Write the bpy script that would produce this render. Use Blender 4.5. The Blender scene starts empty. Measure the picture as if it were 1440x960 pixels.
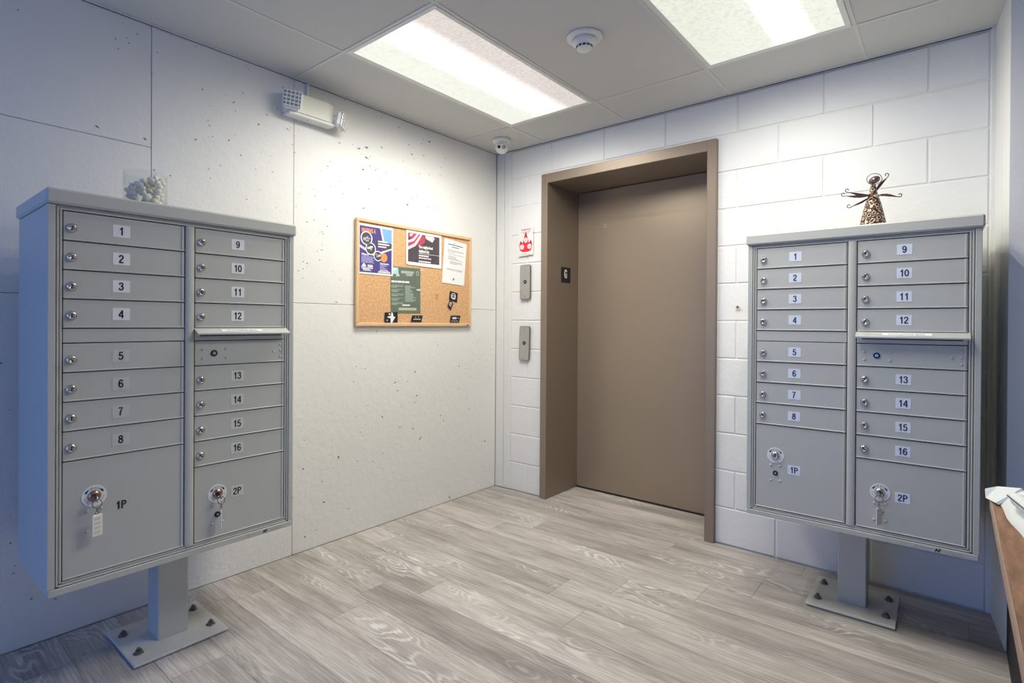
import bpy, bmesh, math, random
from mathutils import Vector, Matrix
random.seed(7)
S = bpy.context.scene
COL = S.collection
PI = math.pi

# ------------------------------------------------------------------ camera
FPX, YAW, PITCH, ROLL = 761.08, 0.69310, -0.00383, 0.00645
cam_d = bpy.data.cameras.new('camera')
cam = bpy.data.objects.new('camera', cam_d); COL.objects.link(cam)
F = Vector((-math.sin(YAW)*math.cos(PITCH), math.cos(YAW)*math.cos(PITCH), math.sin(PITCH)))
R0 = Vector((math.cos(YAW), math.sin(YAW), 0)); U0 = R0.cross(F)
R = math.cos(ROLL)*R0 + math.sin(ROLL)*U0
U = -math.sin(ROLL)*R0 + math.cos(ROLL)*U0
m = Matrix((R, U, -F)).transposed().to_4x4(); m.translation = Vector((2.6188, -3.0267, 1.1978))
cam.matrix_world = m
cam_d.sensor_width = 36; cam_d.lens = FPX/1440*36
cam_d.shift_x = 7.5/1440; cam_d.shift_y = -22.1/1440
cam_d.clip_start = 0.02
S.camera = cam

# ------------------------------------------------------------------ view, world, light levels
S.view_settings.view_transform = 'Standard'; S.view_settings.look = 'None'
S.view_settings.gamma = 1; S.view_settings.use_curve_mapping = False
S.view_settings.exposure = 0.0
LAMP_W = 3.7          # watts of each unseen spot added just below a lens panel
SKY = 3.0             # daylight through the glazed entrance behind the camera
world = bpy.data.worlds.new('daylight'); S.world = world; world.use_nodes = True
bg = world.node_tree.nodes['Background']
bg.inputs[0].default_value = (0.13, 0.34, 1.0, 1); bg.inputs[1].default_value = SKY
ROOM_X, ROOM_Y, H = 4.3, -5.4, 2.447
pd = bpy.data.lights.new('entrance_daylight', 'AREA'); pd.shape = 'RECTANGLE'; pd.size = 1.8; pd.size_y = 2.1
pd.cycles.is_portal = True
po = bpy.data.objects.new('entrance_daylight', pd); COL.objects.link(po)
po.location = (1.2, ROOM_Y-0.02, 1.15); po.rotation_euler = (PI/2, 0, 0)

# ------------------------------------------------------------------ materials
def nodes_of(name):
    mt = bpy.data.materials.new(name); mt.use_nodes = True
    nt = mt.node_tree; b = nt.nodes['Principled BSDF']
    return mt, nt, b
def N(nt, t, **kw):
    n = nt.nodes.new(t)
    for k, v in kw.items():
        if k in n.inputs: n.inputs[k].default_value = v
        else: setattr(n, k, v)
    return n
def plain(name, c, rough=0.5, metal=0.0, bump=0.0, scale=200, emit=None, es=1, var=0.0):
    mt, nt, b = nodes_of(name)
    b.inputs['Base Color'].default_value = (*c, 1); b.inputs['Roughness'].default_value = rough
    b.inputs['Metallic'].default_value = metal
    if bump or var:
        tc = N(nt, 'ShaderNodeTexCoord'); nz = N(nt, 'ShaderNodeTexNoise', Scale=scale, Detail=4.0)
        nt.links.new(tc.outputs['Object'], nz.inputs['Vector'])
        if bump:
            bp = N(nt, 'ShaderNodeBump', Strength=bump, Distance=0.002)
            nt.links.new(nz.outputs[0], bp.inputs['Height']); nt.links.new(bp.outputs[0], b.inputs['Normal'])
        if var:
            mx = N(nt, 'ShaderNodeMix', data_type='RGBA')
            mx.inputs[6].default_value = (*[x*(1-var) for x in c], 1); mx.inputs[7].default_value = (*[min(1, x*(1+var)) for x in c], 1)
            nt.links.new(nz.outputs[0], mx.inputs[0]); nt.links.new(mx.outputs[2], b.inputs['Base Color'])
    if emit:
        b.inputs['Emission Color'].default_value = (*emit, 1); b.inputs['Emission Strength'].default_value = es
    return mt

def wall_paint(name, c, pits=0.0, rough_big=0.35, streak=False):
    """Painted masonry: lumpy paint, and small holes where PITS > 0."""
    mt, nt, b = nodes_of(name); L = nt.links.new
    tc = N(nt, 'ShaderNodeTexCoord')
    n1 = N(nt, 'ShaderNodeTexNoise', Scale=14.0, Detail=9.0, Roughness=0.68)
    n2 = N(nt, 'ShaderNodeTexNoise', Scale=120.0, Detail=3.0)
    L(tc.outputs['Object'], n1.inputs['Vector']); L(tc.outputs['Object'], n2.inputs['Vector'])
    add = N(nt, 'ShaderNodeMath', operation='MULTIPLY_ADD'); add.inputs[1].default_value = 0.18
    L(n2.outputs[0], add.inputs[0]); L(n1.outputs[0], add.inputs[2])
    height = add.outputs[0]
    base = N(nt, 'ShaderNodeMix', data_type='RGBA'); base.inputs[6].default_value = (*[x*0.95 for x in c], 1)
    base.inputs[7].default_value = (*[min(1, x*1.03) for x in c], 1)
    n3 = N(nt, 'ShaderNodeTexNoise', Scale=1.6, Detail=5.0); L(tc.outputs['Object'], n3.inputs['Vector'])
    L(n3.outputs[0], base.inputs[0]); colr = base.outputs[2]
    if pits:
        def pitlayer(scale, thr, keep, cl, ch, seed):
            mp = N(nt, 'ShaderNodeMapping'); mp.inputs['Location'].default_value = (seed, seed*0.7, 0); mp.inputs['Scale'].default_value = (1, 0.75, 1.1)
            L(tc.outputs['Object'], mp.inputs[0])
            dn = N(nt, 'ShaderNodeTexNoise', Scale=scale*1.6, Detail=2.0); L(mp.outputs[0], dn.inputs['Vector'])
            vm = N(nt, 'ShaderNodeVectorMath', operation='MULTIPLY_ADD'); vm.inputs[1].default_value = (0.9/scale,)*3
            L(dn.outputs['Color'], vm.inputs[0]); L(mp.outputs[0], vm.inputs[2])
            v = N(nt, 'ShaderNodeTexVoronoi', Scale=scale); L(vm.outputs[0], v.inputs['Vector'])
            sep = N(nt, 'ShaderNodeSeparateColor'); L(v.outputs['Color'], sep.inputs[0])
            cm = N(nt, 'ShaderNodeTexNoise', Scale=2.3, Detail=1.0); L(mp.outputs[0], cm.inputs['Vector'])
            mr = N(nt, 'ShaderNodeMapRange'); mr.inputs[1].default_value = cl; mr.inputs[2].default_value = ch; mr.inputs[3].default_value = 0; mr.inputs[4].default_value = keep
            L(cm.outputs[0], mr.inputs[0])
            ok = N(nt, 'ShaderNodeMath', operation='LESS_THAN'); L(sep.outputs[0], ok.inputs[0]); L(mr.outputs[0], ok.inputs[1])
            d = N(nt, 'ShaderNodeMapRange'); d.inputs[1].default_value = thr; d.inputs[2].default_value = thr*0.5; d.inputs[3].default_value = 0; d.inputs[4].default_value = 1
            L(v.outputs['Distance'], d.inputs[0])
            mu = N(nt, 'ShaderNodeMath', operation='MULTIPLY'); L(d.outputs[0], mu.inputs[0]); L(ok.outputs[0], mu.inputs[1])
            return mu.outputs[0]
        a = pitlayer(17.0, 0.13, 0.20*pits, 0.45, 0.62, 3.1); c2 = pitlayer(42.0, 0.17, 0.16*pits, 0.44, 0.62, 9.4)
        mx = N(nt, 'ShaderNodeMath', operation='MAXIMUM'); L(a, mx.inputs[0]); L(c2, mx.inputs[1])
        sb = N(nt, 'ShaderNodeMath', operation='MULTIPLY_ADD'); sb.inputs[1].default_value = -2.2
        L(mx.outputs[0], sb.inputs[0]); L(height, sb.inputs[2]); height = sb.outputs[0]
        dk = N(nt, 'ShaderNodeMix', data_type='RGBA'); dk.inputs[7].default_value = (0.16, 0.15, 0.13, 1)
        L(mx.outputs[0], dk.inputs[0]); L(colr, dk.inputs[6]); colr = dk.outputs[2]
        # trowelled rough patches
        tn = N(nt, 'ShaderNodeTexNoise', Scale=26.0, Detail=5.0, Roughness=0.65); L(tc.outputs['Object'], tn.inputs['Vector'])
        sx = N(nt, 'ShaderNodeSeparateXYZ'); L(tc.outputs['Object'], sx.inputs[0])
        lo = N(nt, 'ShaderNodeMapRange'); lo.inputs[1].default_value = 1.3; lo.inputs[2].default_value = 0.5; lo.inputs[3].default_value = 0.3; lo.inputs[4].default_value = 1.3
        L(sx.outputs[2], lo.inputs[0])
        ma = N(nt, 'ShaderNodeMath', operation='MULTIPLY'); L(tn.outputs[0], ma.inputs[0]); L(lo.outputs[0], ma.inputs[1])
        ad = N(nt, 'ShaderNodeMath', operation='ADD'); L(ma.outputs[0], ad.inputs[0]); L(height, ad.inputs[1]); height = ad.outputs[0]
    bp = N(nt, 'ShaderNodeBump', Strength=rough_big, Distance=0.006)
    L(height, bp.inputs['Height']); L(bp.outputs[0], b.inputs['Normal']); L(colr, b.inputs['Base Color'])
    b.inputs['Roughness'].default_value = 0.55
    return mt

def floor_wood():
    mt, nt, b = nodes_of('limed_oak_plank'); L = nt.links.new
    tc = N(nt, 'ShaderNodeTexCoord'); oi = N(nt, 'ShaderNodeObjectInfo')
    off = N(nt, 'ShaderNodeVectorMath', operation='MULTIPLY_ADD'); off.inputs[1].default_value = (37.0, 23.0, 11.0)
    cmb = N(nt, 'ShaderNodeCombineXYZ')
    for i in range(3): L(oi.outputs['Random'], cmb.inputs[i])
    L(cmb.outputs[0], off.inputs[0]); L(tc.outputs['Object'], off.inputs[2])
    def mapped(sx, sy):
        mp = N(nt, 'ShaderNodeMapping'); mp.inputs['Scale'].default_value = (sx, sy, 1); L(off.outputs[0], mp.inputs[0]); return mp.outputs[0]
    # broad tone along the plank
    t1 = N(nt, 'ShaderNodeTexNoise', Scale=1.0, Detail=6.0, Roughness=0.6); L(mapped(1.6, 9), t1.inputs['Vector'])
    # fine straight grain
    t2 = N(nt, 'ShaderNodeTexNoise', Scale=1.0, Detail=8.0, Roughness=0.7); L(mapped(5, 130), t2.inputs['Vector'])
    # cathedral figure: contour lines of a stretched smooth noise
    t3 = N(nt, 'ShaderNodeTexNoise', Scale=1.0, Detail=1.5, Roughness=0.4); L(mapped(2.6, 9), t3.inputs['Vector'])
    mu = N(nt, 'ShaderNodeMath', operation='MULTIPLY'); mu.inputs[1].default_value = 110; L(t3.outputs[0], mu.inputs[0])
    j = N(nt, 'ShaderNodeMath', operation='MULTIPLY_ADD'); j.inputs[1].default_value = 7.0; L(t2.outputs[0], j.inputs[0]); L(mu.outputs[0], j.inputs[2])
    sn = N(nt, 'ShaderNodeMath', operation='SINE'); L(j.outputs[0], sn.inputs[0])
    rg = N(nt, 'ShaderNodeMapRange'); rg.inputs[1].default_value = 0.1; rg.inputs[2].default_value = 1.0; L(sn.outputs[0], rg.inputs[0])
    msk = N(nt, 'ShaderNodeTexNoise', Scale=1.0, Detail=2.0); L(mapped(1.9, 5.5), msk.inputs['Vector'])
    mk = N(nt, 'ShaderNodeMapRange'); mk.inputs[1].default_value = 0.52; mk.inputs[2].default_value = 0.72; L(msk.outputs[0], mk.inputs[0])
    lime = N(nt, 'ShaderNodeMath', operation='MULTIPLY'); L(rg.outputs[0], lime.inputs[0]); L(mk.outputs[0], lime.inputs[1])
    r1 = N(nt, 'ShaderNodeValToRGB'); e = r1.color_ramp.elements
    e[0].position = 0.33; e[0].color = (0.345, 0.315, 0.292, 1); e[1].position = 0.62; e[1].color = (0.570, 0.538, 0.505, 1)
    L(t1.outputs[0], r1.inputs[0])
    tint = N(nt, 'ShaderNodeMix', data_type='RGBA', blend_type='MULTIPLY'); tint.inputs[0].default_value = 1
    rr = N(nt, 'ShaderNodeValToRGB'); e = rr.color_ramp.elements
    e[0].color = (0.88, 0.86, 0.85, 1); e[1].color = (1.10, 1.09, 1.07, 1); L(oi.outputs['Random'], rr.inputs[0])
    L(r1.outputs[0], tint.inputs[6]); L(rr.outputs[0], tint.inputs[7])
    fr = N(nt, 'ShaderNodeValToRGB'); e = fr.color_ramp.elements
    e[0].position = 0.35; e[0].color = (0.72, 0.70, 0.68, 1); e[1].position = 0.66; e[1].color = (1.22, 1.22, 1.22, 1); L(t2.outputs[0], fr.inputs[0])
    m2 = N(nt, 'ShaderNodeMix', data_type='RGBA', blend_type='MULTIPLY'); m2.inputs[0].default_value = 0.95
    L(tint.outputs[2], m2.inputs[6]); L(fr.outputs[0], m2.inputs[7])
    m3 = N(nt, 'ShaderNodeMix', data_type='RGBA'); m3.inputs[7].default_value = (0.86, 0.84, 0.81, 1)
    lf = N(nt, 'ShaderNodeMath', operation='MULTIPLY'); lf.inputs[1].default_value = 0.75; L(lime.outputs[0], lf.inputs[0])
    L(lf.outputs[0], m3.inputs[0]); L(m2.outputs[2], m3.inputs[6]); L(m3.outputs[2], b.inputs['Base Color'])
    bp = N(nt, 'ShaderNodeBump', Strength=0.12, Distance=0.001); L(t2.outputs[0], bp.inputs['Height']); L(bp.outputs[0], b.inputs['Normal'])
    b.inputs['Roughness'].default_value = 0.48; b.inputs['Specular IOR Level'].default_value = 0.35
    return mt

def table_wood():
    mt, nt, b = nodes_of('worn_table_wood'); L = nt.links.new
    tc = N(nt, 'ShaderNodeTexCoord'); mp = N(nt, 'ShaderNodeMapping'); mp.inputs['Scale'].default_value = (30, 4, 30)
    L(tc.outputs['Object'], mp.inputs[0]); t = N(nt, 'ShaderNodeTexNoise', Scale=1.5, Detail=9.0, Roughness=0.7); L(mp.outputs[0], t.inputs['Vector'])
    r = N(nt, 'ShaderNodeValToRGB'); e = r.color_ramp.elements
    e[0].position = 0.3; e[0].color = (0.12, 0.055, 0.03, 1); e[1].position = 0.65; e[1].color = (0.42, 0.22, 0.12, 1)
    L(t.outputs[0], r.inputs[0]); L(r.outputs[0], b.inputs['Base Color']); b.inputs['Roughness'].default_value = 0.45
    return mt

def diffuser_mat(x0, x1, band):
    """Prismatic lens glowing, brightest along the tube behind it."""
    mt, nt, b = nodes_of('prismatic_lens'); L = nt.links.new
    tc = N(nt, 'ShaderNodeTexCoord'); sx = N(nt, 'ShaderNodeSeparateXYZ'); L(tc.outputs['Object'], sx.inputs[0])
    mr = N(nt, 'ShaderNodeMapRange'); mr.inputs[1].default_value = x0; mr.inputs[2].default_value = x1; L(sx.outputs[0], mr.inputs[0])
    cr = N(nt, 'ShaderNodeValToRGB'); cr.color_ramp.elements.remove(cr.color_ramp.elements[1])
    cr.color_ramp.elements[0].position = 0; cr.color_ramp.elements[0].color = band[0][1]
    for p, c in band[1:]:
        q = cr.color_ramp.elements.new(p); q.color = c
    L(mr.outputs[0], cr.inputs[0])
    ck = N(nt, 'ShaderNodeTexVoronoi', Scale=70.0); L(tc.outputs['Object'], ck.inputs['Vector'])
    r2 = N(nt, 'ShaderNodeMapRange'); r2.inputs[1].default_value = 0.1; r2.inputs[2].default_value = 0.8; r2.inputs[3].default_value = 1.05; r2.inputs[4].default_value = 0.86
    L(ck.outputs['Distance'], r2.inputs[0])
    mx = N(nt, 'ShaderNodeVectorMath', operation='SCALE'); L(cr.outputs[0], mx.inputs[0]); L(r2.outputs[0], mx.inputs['Scale'])
    L(mx.outputs[0], b.inputs['Emission Color']); b.inputs['Emission Strength'].default_value = 0.92
    b.inputs['Base Color'].default_value = (0.12, 0.12, 0.12, 1); b.inputs['Roughness'].default_value = 0.35
    return mt

def filigree():
    mt, nt, b = nodes_of('pierced_scroll_metal'); L = nt.links.new
    tc = N(nt, 'ShaderNodeTexCoord')
    vo = N(nt, 'ShaderNodeTexVoronoi', Scale=52.0); L(tc.outputs['Object'], vo.inputs['Vector'])
    ml = N(nt, 'ShaderNodeMath', operation='MULTIPLY'); ml.inputs[1].default_value = 15.0; L(vo.outputs['Distance'], ml.inputs[0])
    nz = N(nt, 'ShaderNodeTexNoise', Scale=70.0, Detail=2.0); L(tc.outputs['Object'], nz.inputs['Vector'])
    ad = N(nt, 'ShaderNodeMath', operation='MULTIPLY_ADD'); ad.inputs[1].default_value = 5.0; L(nz.outputs[0], ad.inputs[0]); L(ml.outputs[0], ad.inputs[2])
    mg = N(nt, 'ShaderNodeMath', operation='SINE'); L(ad.outputs[0], mg.inputs[0])
    r = N(nt, 'ShaderNodeValToRGB'); e = r.color_ramp.elements
    e[0].position = 0.30; e[0].color = (0.075, 0.030, 0.016, 1); e[1].position = 0.62; e[1].color = (0.58, 0.46, 0.36, 1)
    L(mg.outputs[0], r.inputs[0]); L(r.outputs[0], b.inputs['Base Color'])
    bp = N(nt, 'ShaderNodeBump', Strength=0.7, Distance=0.0015); L(mg.outputs[0], bp.inputs['Height']); L(bp.outputs[0], b.inputs['Normal'])
    b.inputs['Metallic'].default_value = 0.35; b.inputs['Roughness'].default_value = 0.4
    return mt

def cork():
    mt, nt, b = nodes_of('cork'); L = nt.links.new
    tc = N(nt, 'ShaderNodeTexCoord'); t = N(nt, 'ShaderNodeTexNoise', Scale=90.0, Detail=5.0, Roughness=0.7); L(tc.outputs['Object'], t.inputs['Vector'])
    r = N(nt, 'ShaderNodeValToRGB'); e = r.color_ramp.elements
    e[0].position = 0.3; e[0].color = (0.50, 0.27, 0.12, 1); e[1].position = 0.65; e[1].color = (0.80, 0.50, 0.26, 1)
    L(t.outputs[0], r.inputs[0]); L(r.outputs[0], b.inputs['Base Color']); b.inputs['Roughness'].default_value = 0.85
    return mt

M = dict(
    block=wall_paint('painted_block', (0.81, 0.81, 0.79), 0.0, 0.6),
    mortar=wall_paint('painted_mortar', (0.79, 0.79, 0.76), 0.0, 1.0),
    concrete=wall_paint('painted_concrete', (0.82, 0.815, 0.785), 1.0, 0.55),
    rightwall=wall_paint('painted_plaster', (0.80, 0.80, 0.78), 0.0, 0.4),
    ceiling=plain('ceiling_tile', (0.62, 0.62, 0.60), 0.9, bump=0.15, scale=300, var=0.03),
    grid=plain('ceiling_grid_metal', (0.66, 0.66, 0.64), 0.5),
    gap=plain('dark_gap', (0.035, 0.033, 0.03), 0.9),
    floor=floor_wood(), subfloor=plain('subfloor', (0.10, 0.09, 0.08), 0.9),
    box=plain('mailbox_grey_paint', (0.54, 0.545, 0.505), 0.42, bump=0.25, scale=900, var=0.05),
    boxlight=plain('silver_aluminium', (0.62, 0.62, 0.58), 0.35, metal=0.3),
    plate=plain('galvanised_plate', (0.66, 0.65, 0.60), 0.5, metal=0.0, var=0.12, scale=30),
    chrome=plain('lock_metal', (0.62, 0.60, 0.56), 0.22, metal=1.0),
    copper=plain('coppery_lock', (0.45, 0.28, 0.20), 0.25, metal=1.0),
    black=plain('black_plastic', (0.012, 0.012, 0.014), 0.5),
    ink=plain('black_ink', (0.012, 0.012, 0.018), 0.6),
    inkblue=plain('dark_blue_ink', (0.03, 0.045, 0.13), 0.6),
    lab_white=plain('white_label', (0.86, 0.87, 0.87), 0.5), lab_clear=plain('grey_label', (0.60, 0.605, 0.57), 0.4),
    lab_pale=plain('pale_label', (0.67, 0.675, 0.645), 0.4),
    lab_bluish=plain('bluish_white_label', (0.78, 0.82, 0.92), 0.5),
    brown=plain('brown_door_enamel', (0.33, 0.258, 0.185), 0.34, metal=0.35, bump=0.12, scale=500, var=0.06),
    brownframe=plain('brown_frame_enamel', (0.28, 0.222, 0.168), 0.4, metal=0.35, bump=0.1, scale=500, var=0.05),
    steel=plain('brushed_steel', (0.44, 0.44, 0.42), 0.4, metal=0.4),
    white=plain('white_plastic', (0.80, 0.80, 0.77), 0.4), cream=plain('cream_plastic', (0.82, 0.82, 0.72), 0.45),
    cork=cork(), oak=plain('light_wood_frame', (0.74, 0.50, 0.29), 0.5, var=0.1, scale=20),
    paper=plain('white_paper', (0.86, 0.86, 0.85), 0.7), greyink=plain('grey_print', (0.42, 0.42, 0.44), 0.7),
    navy=plain('violet_blue_print', (0.075, 0.055, 0.25), 0.6), skyp=plain('sky_blue_print', (0.20, 0.42, 0.85), 0.6),
    orange=plain('orange_print', (0.86, 0.32, 0.10), 0.6), lilac=plain('pale_violet_print', (0.38, 0.37, 0.68), 0.6),
    darkgrey=plain('charcoal_print', (0.085, 0.07, 0.085), 0.5, var=0.3, scale=25), flagred=plain('flag_red_print', (0.50, 0.06, 0.12), 0.6),
    flagwhite=plain('flag_white_print', (0.72, 0.64, 0.68), 0.6),
    green=plain('grey_green_print', (0.135, 0.175, 0.14), 0.55, var=0.12, scale=15), pgreen=plain('pale_green_print', (0.40, 0.47, 0.41), 0.6),
    ygreen=plain('yellow_green_print', (0.50, 0.52, 0.36), 0.6), teal=plain('pale_teal_print', (0.45, 0.68, 0.70), 0.6),
    red=plain('red_print', (0.78, 0.02, 0.045), 0.5), pink=plain('pink_white_print', (0.85, 0.68, 0.66), 0.6),
    filigree=filigree(), wing=plain('copper_wing', (0.27, 0.10, 0.065), 0.35, metal=0.5, bump=0.5, scale=120, var=0.35),
    headm=plain('dark_copper_head', (0.20, 0.13, 0.13), 0.25, metal=0.7), wire=plain('dark_wire', (0.14, 0.11, 0.10), 0.35, metal=0.7),
    stone=plain('white_pebble', (0.86, 0.83, 0.78), 0.45, bump=0.2, scale=60, var=0.06),
    table=table_wood(), tedge=plain('table_edge_band', (0.40, 0.27, 0.20), 0.5, var=0.2, scale=40), cloth=plain('white_cloth', (0.80, 0.83, 0.80), 0.8, bump=0.3, scale=60, var=0.04),
    stripe=plain('dark_seam', (0.10, 0.12, 0.12), 0.8), tableshade=plain('table_shade_black', (0.010, 0.010, 0.014), 0.8, var=0.5, scale=200),
    anchor=plain('weathered_bolt', (0.22, 0.20, 0.17), 0.45, metal=0.8), rust=plain('rust_stain', (0.62, 0.48, 0.32), 0.8),
    lens=plain('dark_lens', (0.02, 0.02, 0.025), 0.15), reflector=plain('grey_reflector', (0.42, 0.44, 0.47), 0.25, metal=0.6, var=0.3, scale=90),
    tagplastic=plain('clear_key_tag', (0.80, 0.80, 0.76), 0.2),
)
def glass_mat():
    mt, nt, b = nodes_of('clear_thin_glass')
    out = nt.nodes['Material Output']; fr = N(nt, 'ShaderNodeLayerWeight', Blend=0.5); tr = N(nt, 'ShaderNodeBsdfTransparent'); gl = N(nt, 'ShaderNodeBsdfGlossy', Roughness=0.03)
    tr.inputs[0].default_value = (0.97, 0.98, 0.975, 1); mx = N(nt, 'ShaderNodeMixShader')
    pw = N(nt, 'ShaderNodeMath', operation='POWER'); pw.inputs[1].default_value = 4.0; nt.links.new(fr.outputs['Facing'], pw.inputs[0])
    sc = N(nt, 'ShaderNodeMath', operation='MULTIPLY_ADD'); sc.inputs[1].default_value = 0.5; sc.inputs[2].default_value = 0.03; nt.links.new(pw.outputs[0], sc.inputs[0])
    nt.links.new(sc.outputs[0], mx.inputs[0]); nt.links.new(tr.outputs[0], mx.inputs[1]); nt.links.new(gl.outputs[0], mx.inputs[2]); nt.links.new(mx.outputs[0], out.inputs[0])
    return mt
M['glass'] = glass_mat()

# ------------------------------------------------------------------ mesh helpers
class MB:
    def __init__(s): s.v = []; s.f = []; s.mi = []; s.sm = []; s.mats = []
    def mat(s, k):
        if k not in s.mats: s.mats.append(k)
        return s.mats.index(k)
    def add(s, vs, fs, k, smooth=False, T=None):
        o = len(s.v); i = s.mat(k)
        for p in vs:
            p = Vector(p)
            s.v.append(tuple(T @ p) if T else tuple(p))
        for f in fs: s.f.append([o+q for q in f]); s.mi.append(i); s.sm.append(smooth)
        return s
    def box(s, a, b, k, T=None, bev=0.0):
        x0, y0, z0 = [min(p, q) for p, q in zip(a, b)]; x1, y1, z1 = [max(p, q) for p, q in zip(a, b)]
        if not bev:
            vs = [(x0,y0,z0),(x1,y0,z0),(x1,y1,z0),(x0,y1,z0),(x0,y0,z1),(x1,y0,z1),(x1,y1,z1),(x0,y1,z1)]
            return s.add(vs, [(0,3,2,1),(4,5,6,7),(0,1,5,4),(1,2,6,5),(2,3,7,6),(3,0,4,7)], k, False, T)
        bm = bmesh.new(); bmesh.ops.create_cube(bm, size=1)
        for q in bm.verts: q.co = Vector(((x0+x1)/2+q.co.x*(x1-x0), (y0+y1)/2+q.co.y*(y1-y0), (z0+z1)/2+q.co.z*(z1-z0)))
        bmesh.ops.bevel(bm, geom=list(bm.edges), offset=min(bev, 0.45*min(x1-x0, y1-y0, z1-z0)), segments=1, affect='EDGES', profile=0.5)
        bm.verts.index_update()
        s.add([q.co for q in bm.verts], [[q.index for q in f.verts] for f in bm.faces], k, False, T); bm.free(); return s
    def lathe(s, prof, k, n=24, T=None, smooth=True):
        """prof: (radius, z) from bottom to top about local z."""
        vs = []; fs = []
        for r, z in prof:
            for j in range(n): a = 2*PI*j/n; vs.append((r*math.cos(a), r*math.sin(a), z))
        for i in range(len(prof)-1):
            for j in range(n): q = (j+1) % n; fs.append((i*n+j, i*n+q, (i+1)*n+q, (i+1)*n+j))
        if prof[0][0] > 1e-6: fs.append(list(range(n))[::-1])
        if prof[-1][0] > 1e-6: fs.append([(len(prof)-1)*n+j for j in range(n)])
        return s.add(vs, fs, k, smooth, T)
    def tube(s, pts, r, k, n=8, closed=False, T=None):
        pts = [Vector(p) for p in pts]; vs = []; fs = []; m_ = len(pts); nrm = None
        rr = r if isinstance(r, (list, tuple)) else [r]*m_
        for i, p in enumerate(pts):
            a = pts[(i-1) % m_] if (closed or i) else p; b = pts[(i+1) % m_] if (closed or i < m_-1) else p
            t = (b-a).normalized()
            if nrm is None: nrm = t.cross(Vector((0.31, 0.2, 0.93))).normalized()
            nrm = (nrm - t*nrm.dot(t)).normalized(); bn = t.cross(nrm)
            for j in range(n): g = 2*PI*j/n; vs.append(p + rr[i]*(math.cos(g)*nrm + math.sin(g)*bn))
        for i in range(m_ if closed else m_-1):
            for j in range(n): q = (j+1) % n; i2 = (i+1) % m_; fs.append((i*n+j, i*n+q, i2*n+q, i2*n+j))
        if not closed: fs.append(list(range(n))[::-1]); fs.append([(m_-1)*n+j for j in range(n)])
        return s.add(vs, fs, k, True, T)
    def poly(s, pts, d, k, T=None):
        """flat polygon in local xz, front at y=0 facing -y, thickness d behind it."""
        n = len(pts); vs = [(x, 0, z) for x, z in pts]+[(x, d, z) for x, z in pts]
        fs = [list(range(n)), [n+j for j in range(n)][::-1]]+[(j, j+n, (j+1) % n+n, (j+1) % n) for j in range(n)]
        return s.add(vs, fs, k, False, T)
    def disc(s, x, z, r, d, k, n=20, y=0.0, T=None):
        pts = [(x+r*math.cos(2*PI*j/n), z+r*math.sin(2*PI*j/n)) for j in range(n)]
        TT = Matrix.Translation((0, y, 0)); TT = T @ TT if T else TT
        return s.poly(pts, d, k, TT)
    def text(s, body, size, k, x=0, z=0, y=0.0, bold=0.0, T=None, align='CENTER', sx=1.0):
        """flat lettering in local xz facing -y, centred at (x, z)."""
        cu = bpy.data.curves.new('t', 'FONT'); cu.body = body; cu.size = size; cu.align_x = align; cu.align_y = 'CENTER'
        cu.offset = bold; cu.resolution_u = 3
        o = bpy.data.objects.new('t', cu); COL.objects.link(o)
        dg = bpy.context.evaluated_depsgraph_get(); dg.update()
        me = bpy.data.meshes.new_from_object(o.evaluated_get(dg))
        xs = [q.co.x for q in me.vertices]; ys = [q.co.y for q in me.vertices]
        cy = (min(ys)+max(ys))/2 if ys else 0
        cx = (min(xs)+max(xs))/2 if (xs and align == 'CENTER') else 0
        vs = [(x+(q.co.x-cx)*sx, y, z+q.co.y-cy) for q in me.vertices]
        s.add(vs, [list(p.vertices) for p in me.polygons], k, False, T)
        bpy.data.objects.remove(o); bpy.data.curves.remove(cu); bpy.data.meshes.remove(me)
        return s
    def build(s, name, parent=None, loc=None, rot=None, **props):
        me = bpy.data.meshes.new(name); me.from_pydata(s.v, [], s.f)
        for k in s.mats: me.materials.append(M[k] if isinstance(k, str) else k)
        me.polygons.foreach_set('material_index', s.mi); me.polygons.foreach_set('use_smooth', s.sm); me.update()
        bm = bmesh.new(); bm.from_mesh(me); bmesh.ops.recalc_face_normals(bm, faces=[f for f in bm.faces]) if not props.pop('keepn', False) else None
        bm.to_mesh(me); bm.free()
        o = bpy.data.objects.new(name, me); COL.objects.link(o)
        if parent: o.parent = parent
        if loc: o.location = loc
        if rot: o.rotation_euler = rot
        for k, v in props.items(): o[k] = v
        return o
def link_mesh(name, me, parent=None, loc=None, rot=None, **props):
    o = bpy.data.objects.new(name, me); COL.objects.link(o)
    if parent: o.parent = parent
    if loc: o.location = loc
    if rot: o.rotation_euler = rot
    for k, v in props.items(): o[k] = v
    return o
def empty(name, label, cat, loc=(0,0,0), rot=(0,0,0), group=None):
    o = bpy.data.objects.new(name, None); COL.objects.link(o); o.location = loc; o.rotation_euler = rot; o.empty_display_size = 0.1
    if label: o['label'] = label
    if cat: o['category'] = cat
    if group: o['group'] = group
    return o
ST = dict(kind='structure')
T_ = Matrix.Translation
def RX(a): return Matrix.Rotation(a, 4, 'X')
def RY(a): return Matrix.Rotation(a, 4, 'Y')
def RZ(a): return Matrix.Rotation(a, 4, 'Z')

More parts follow.
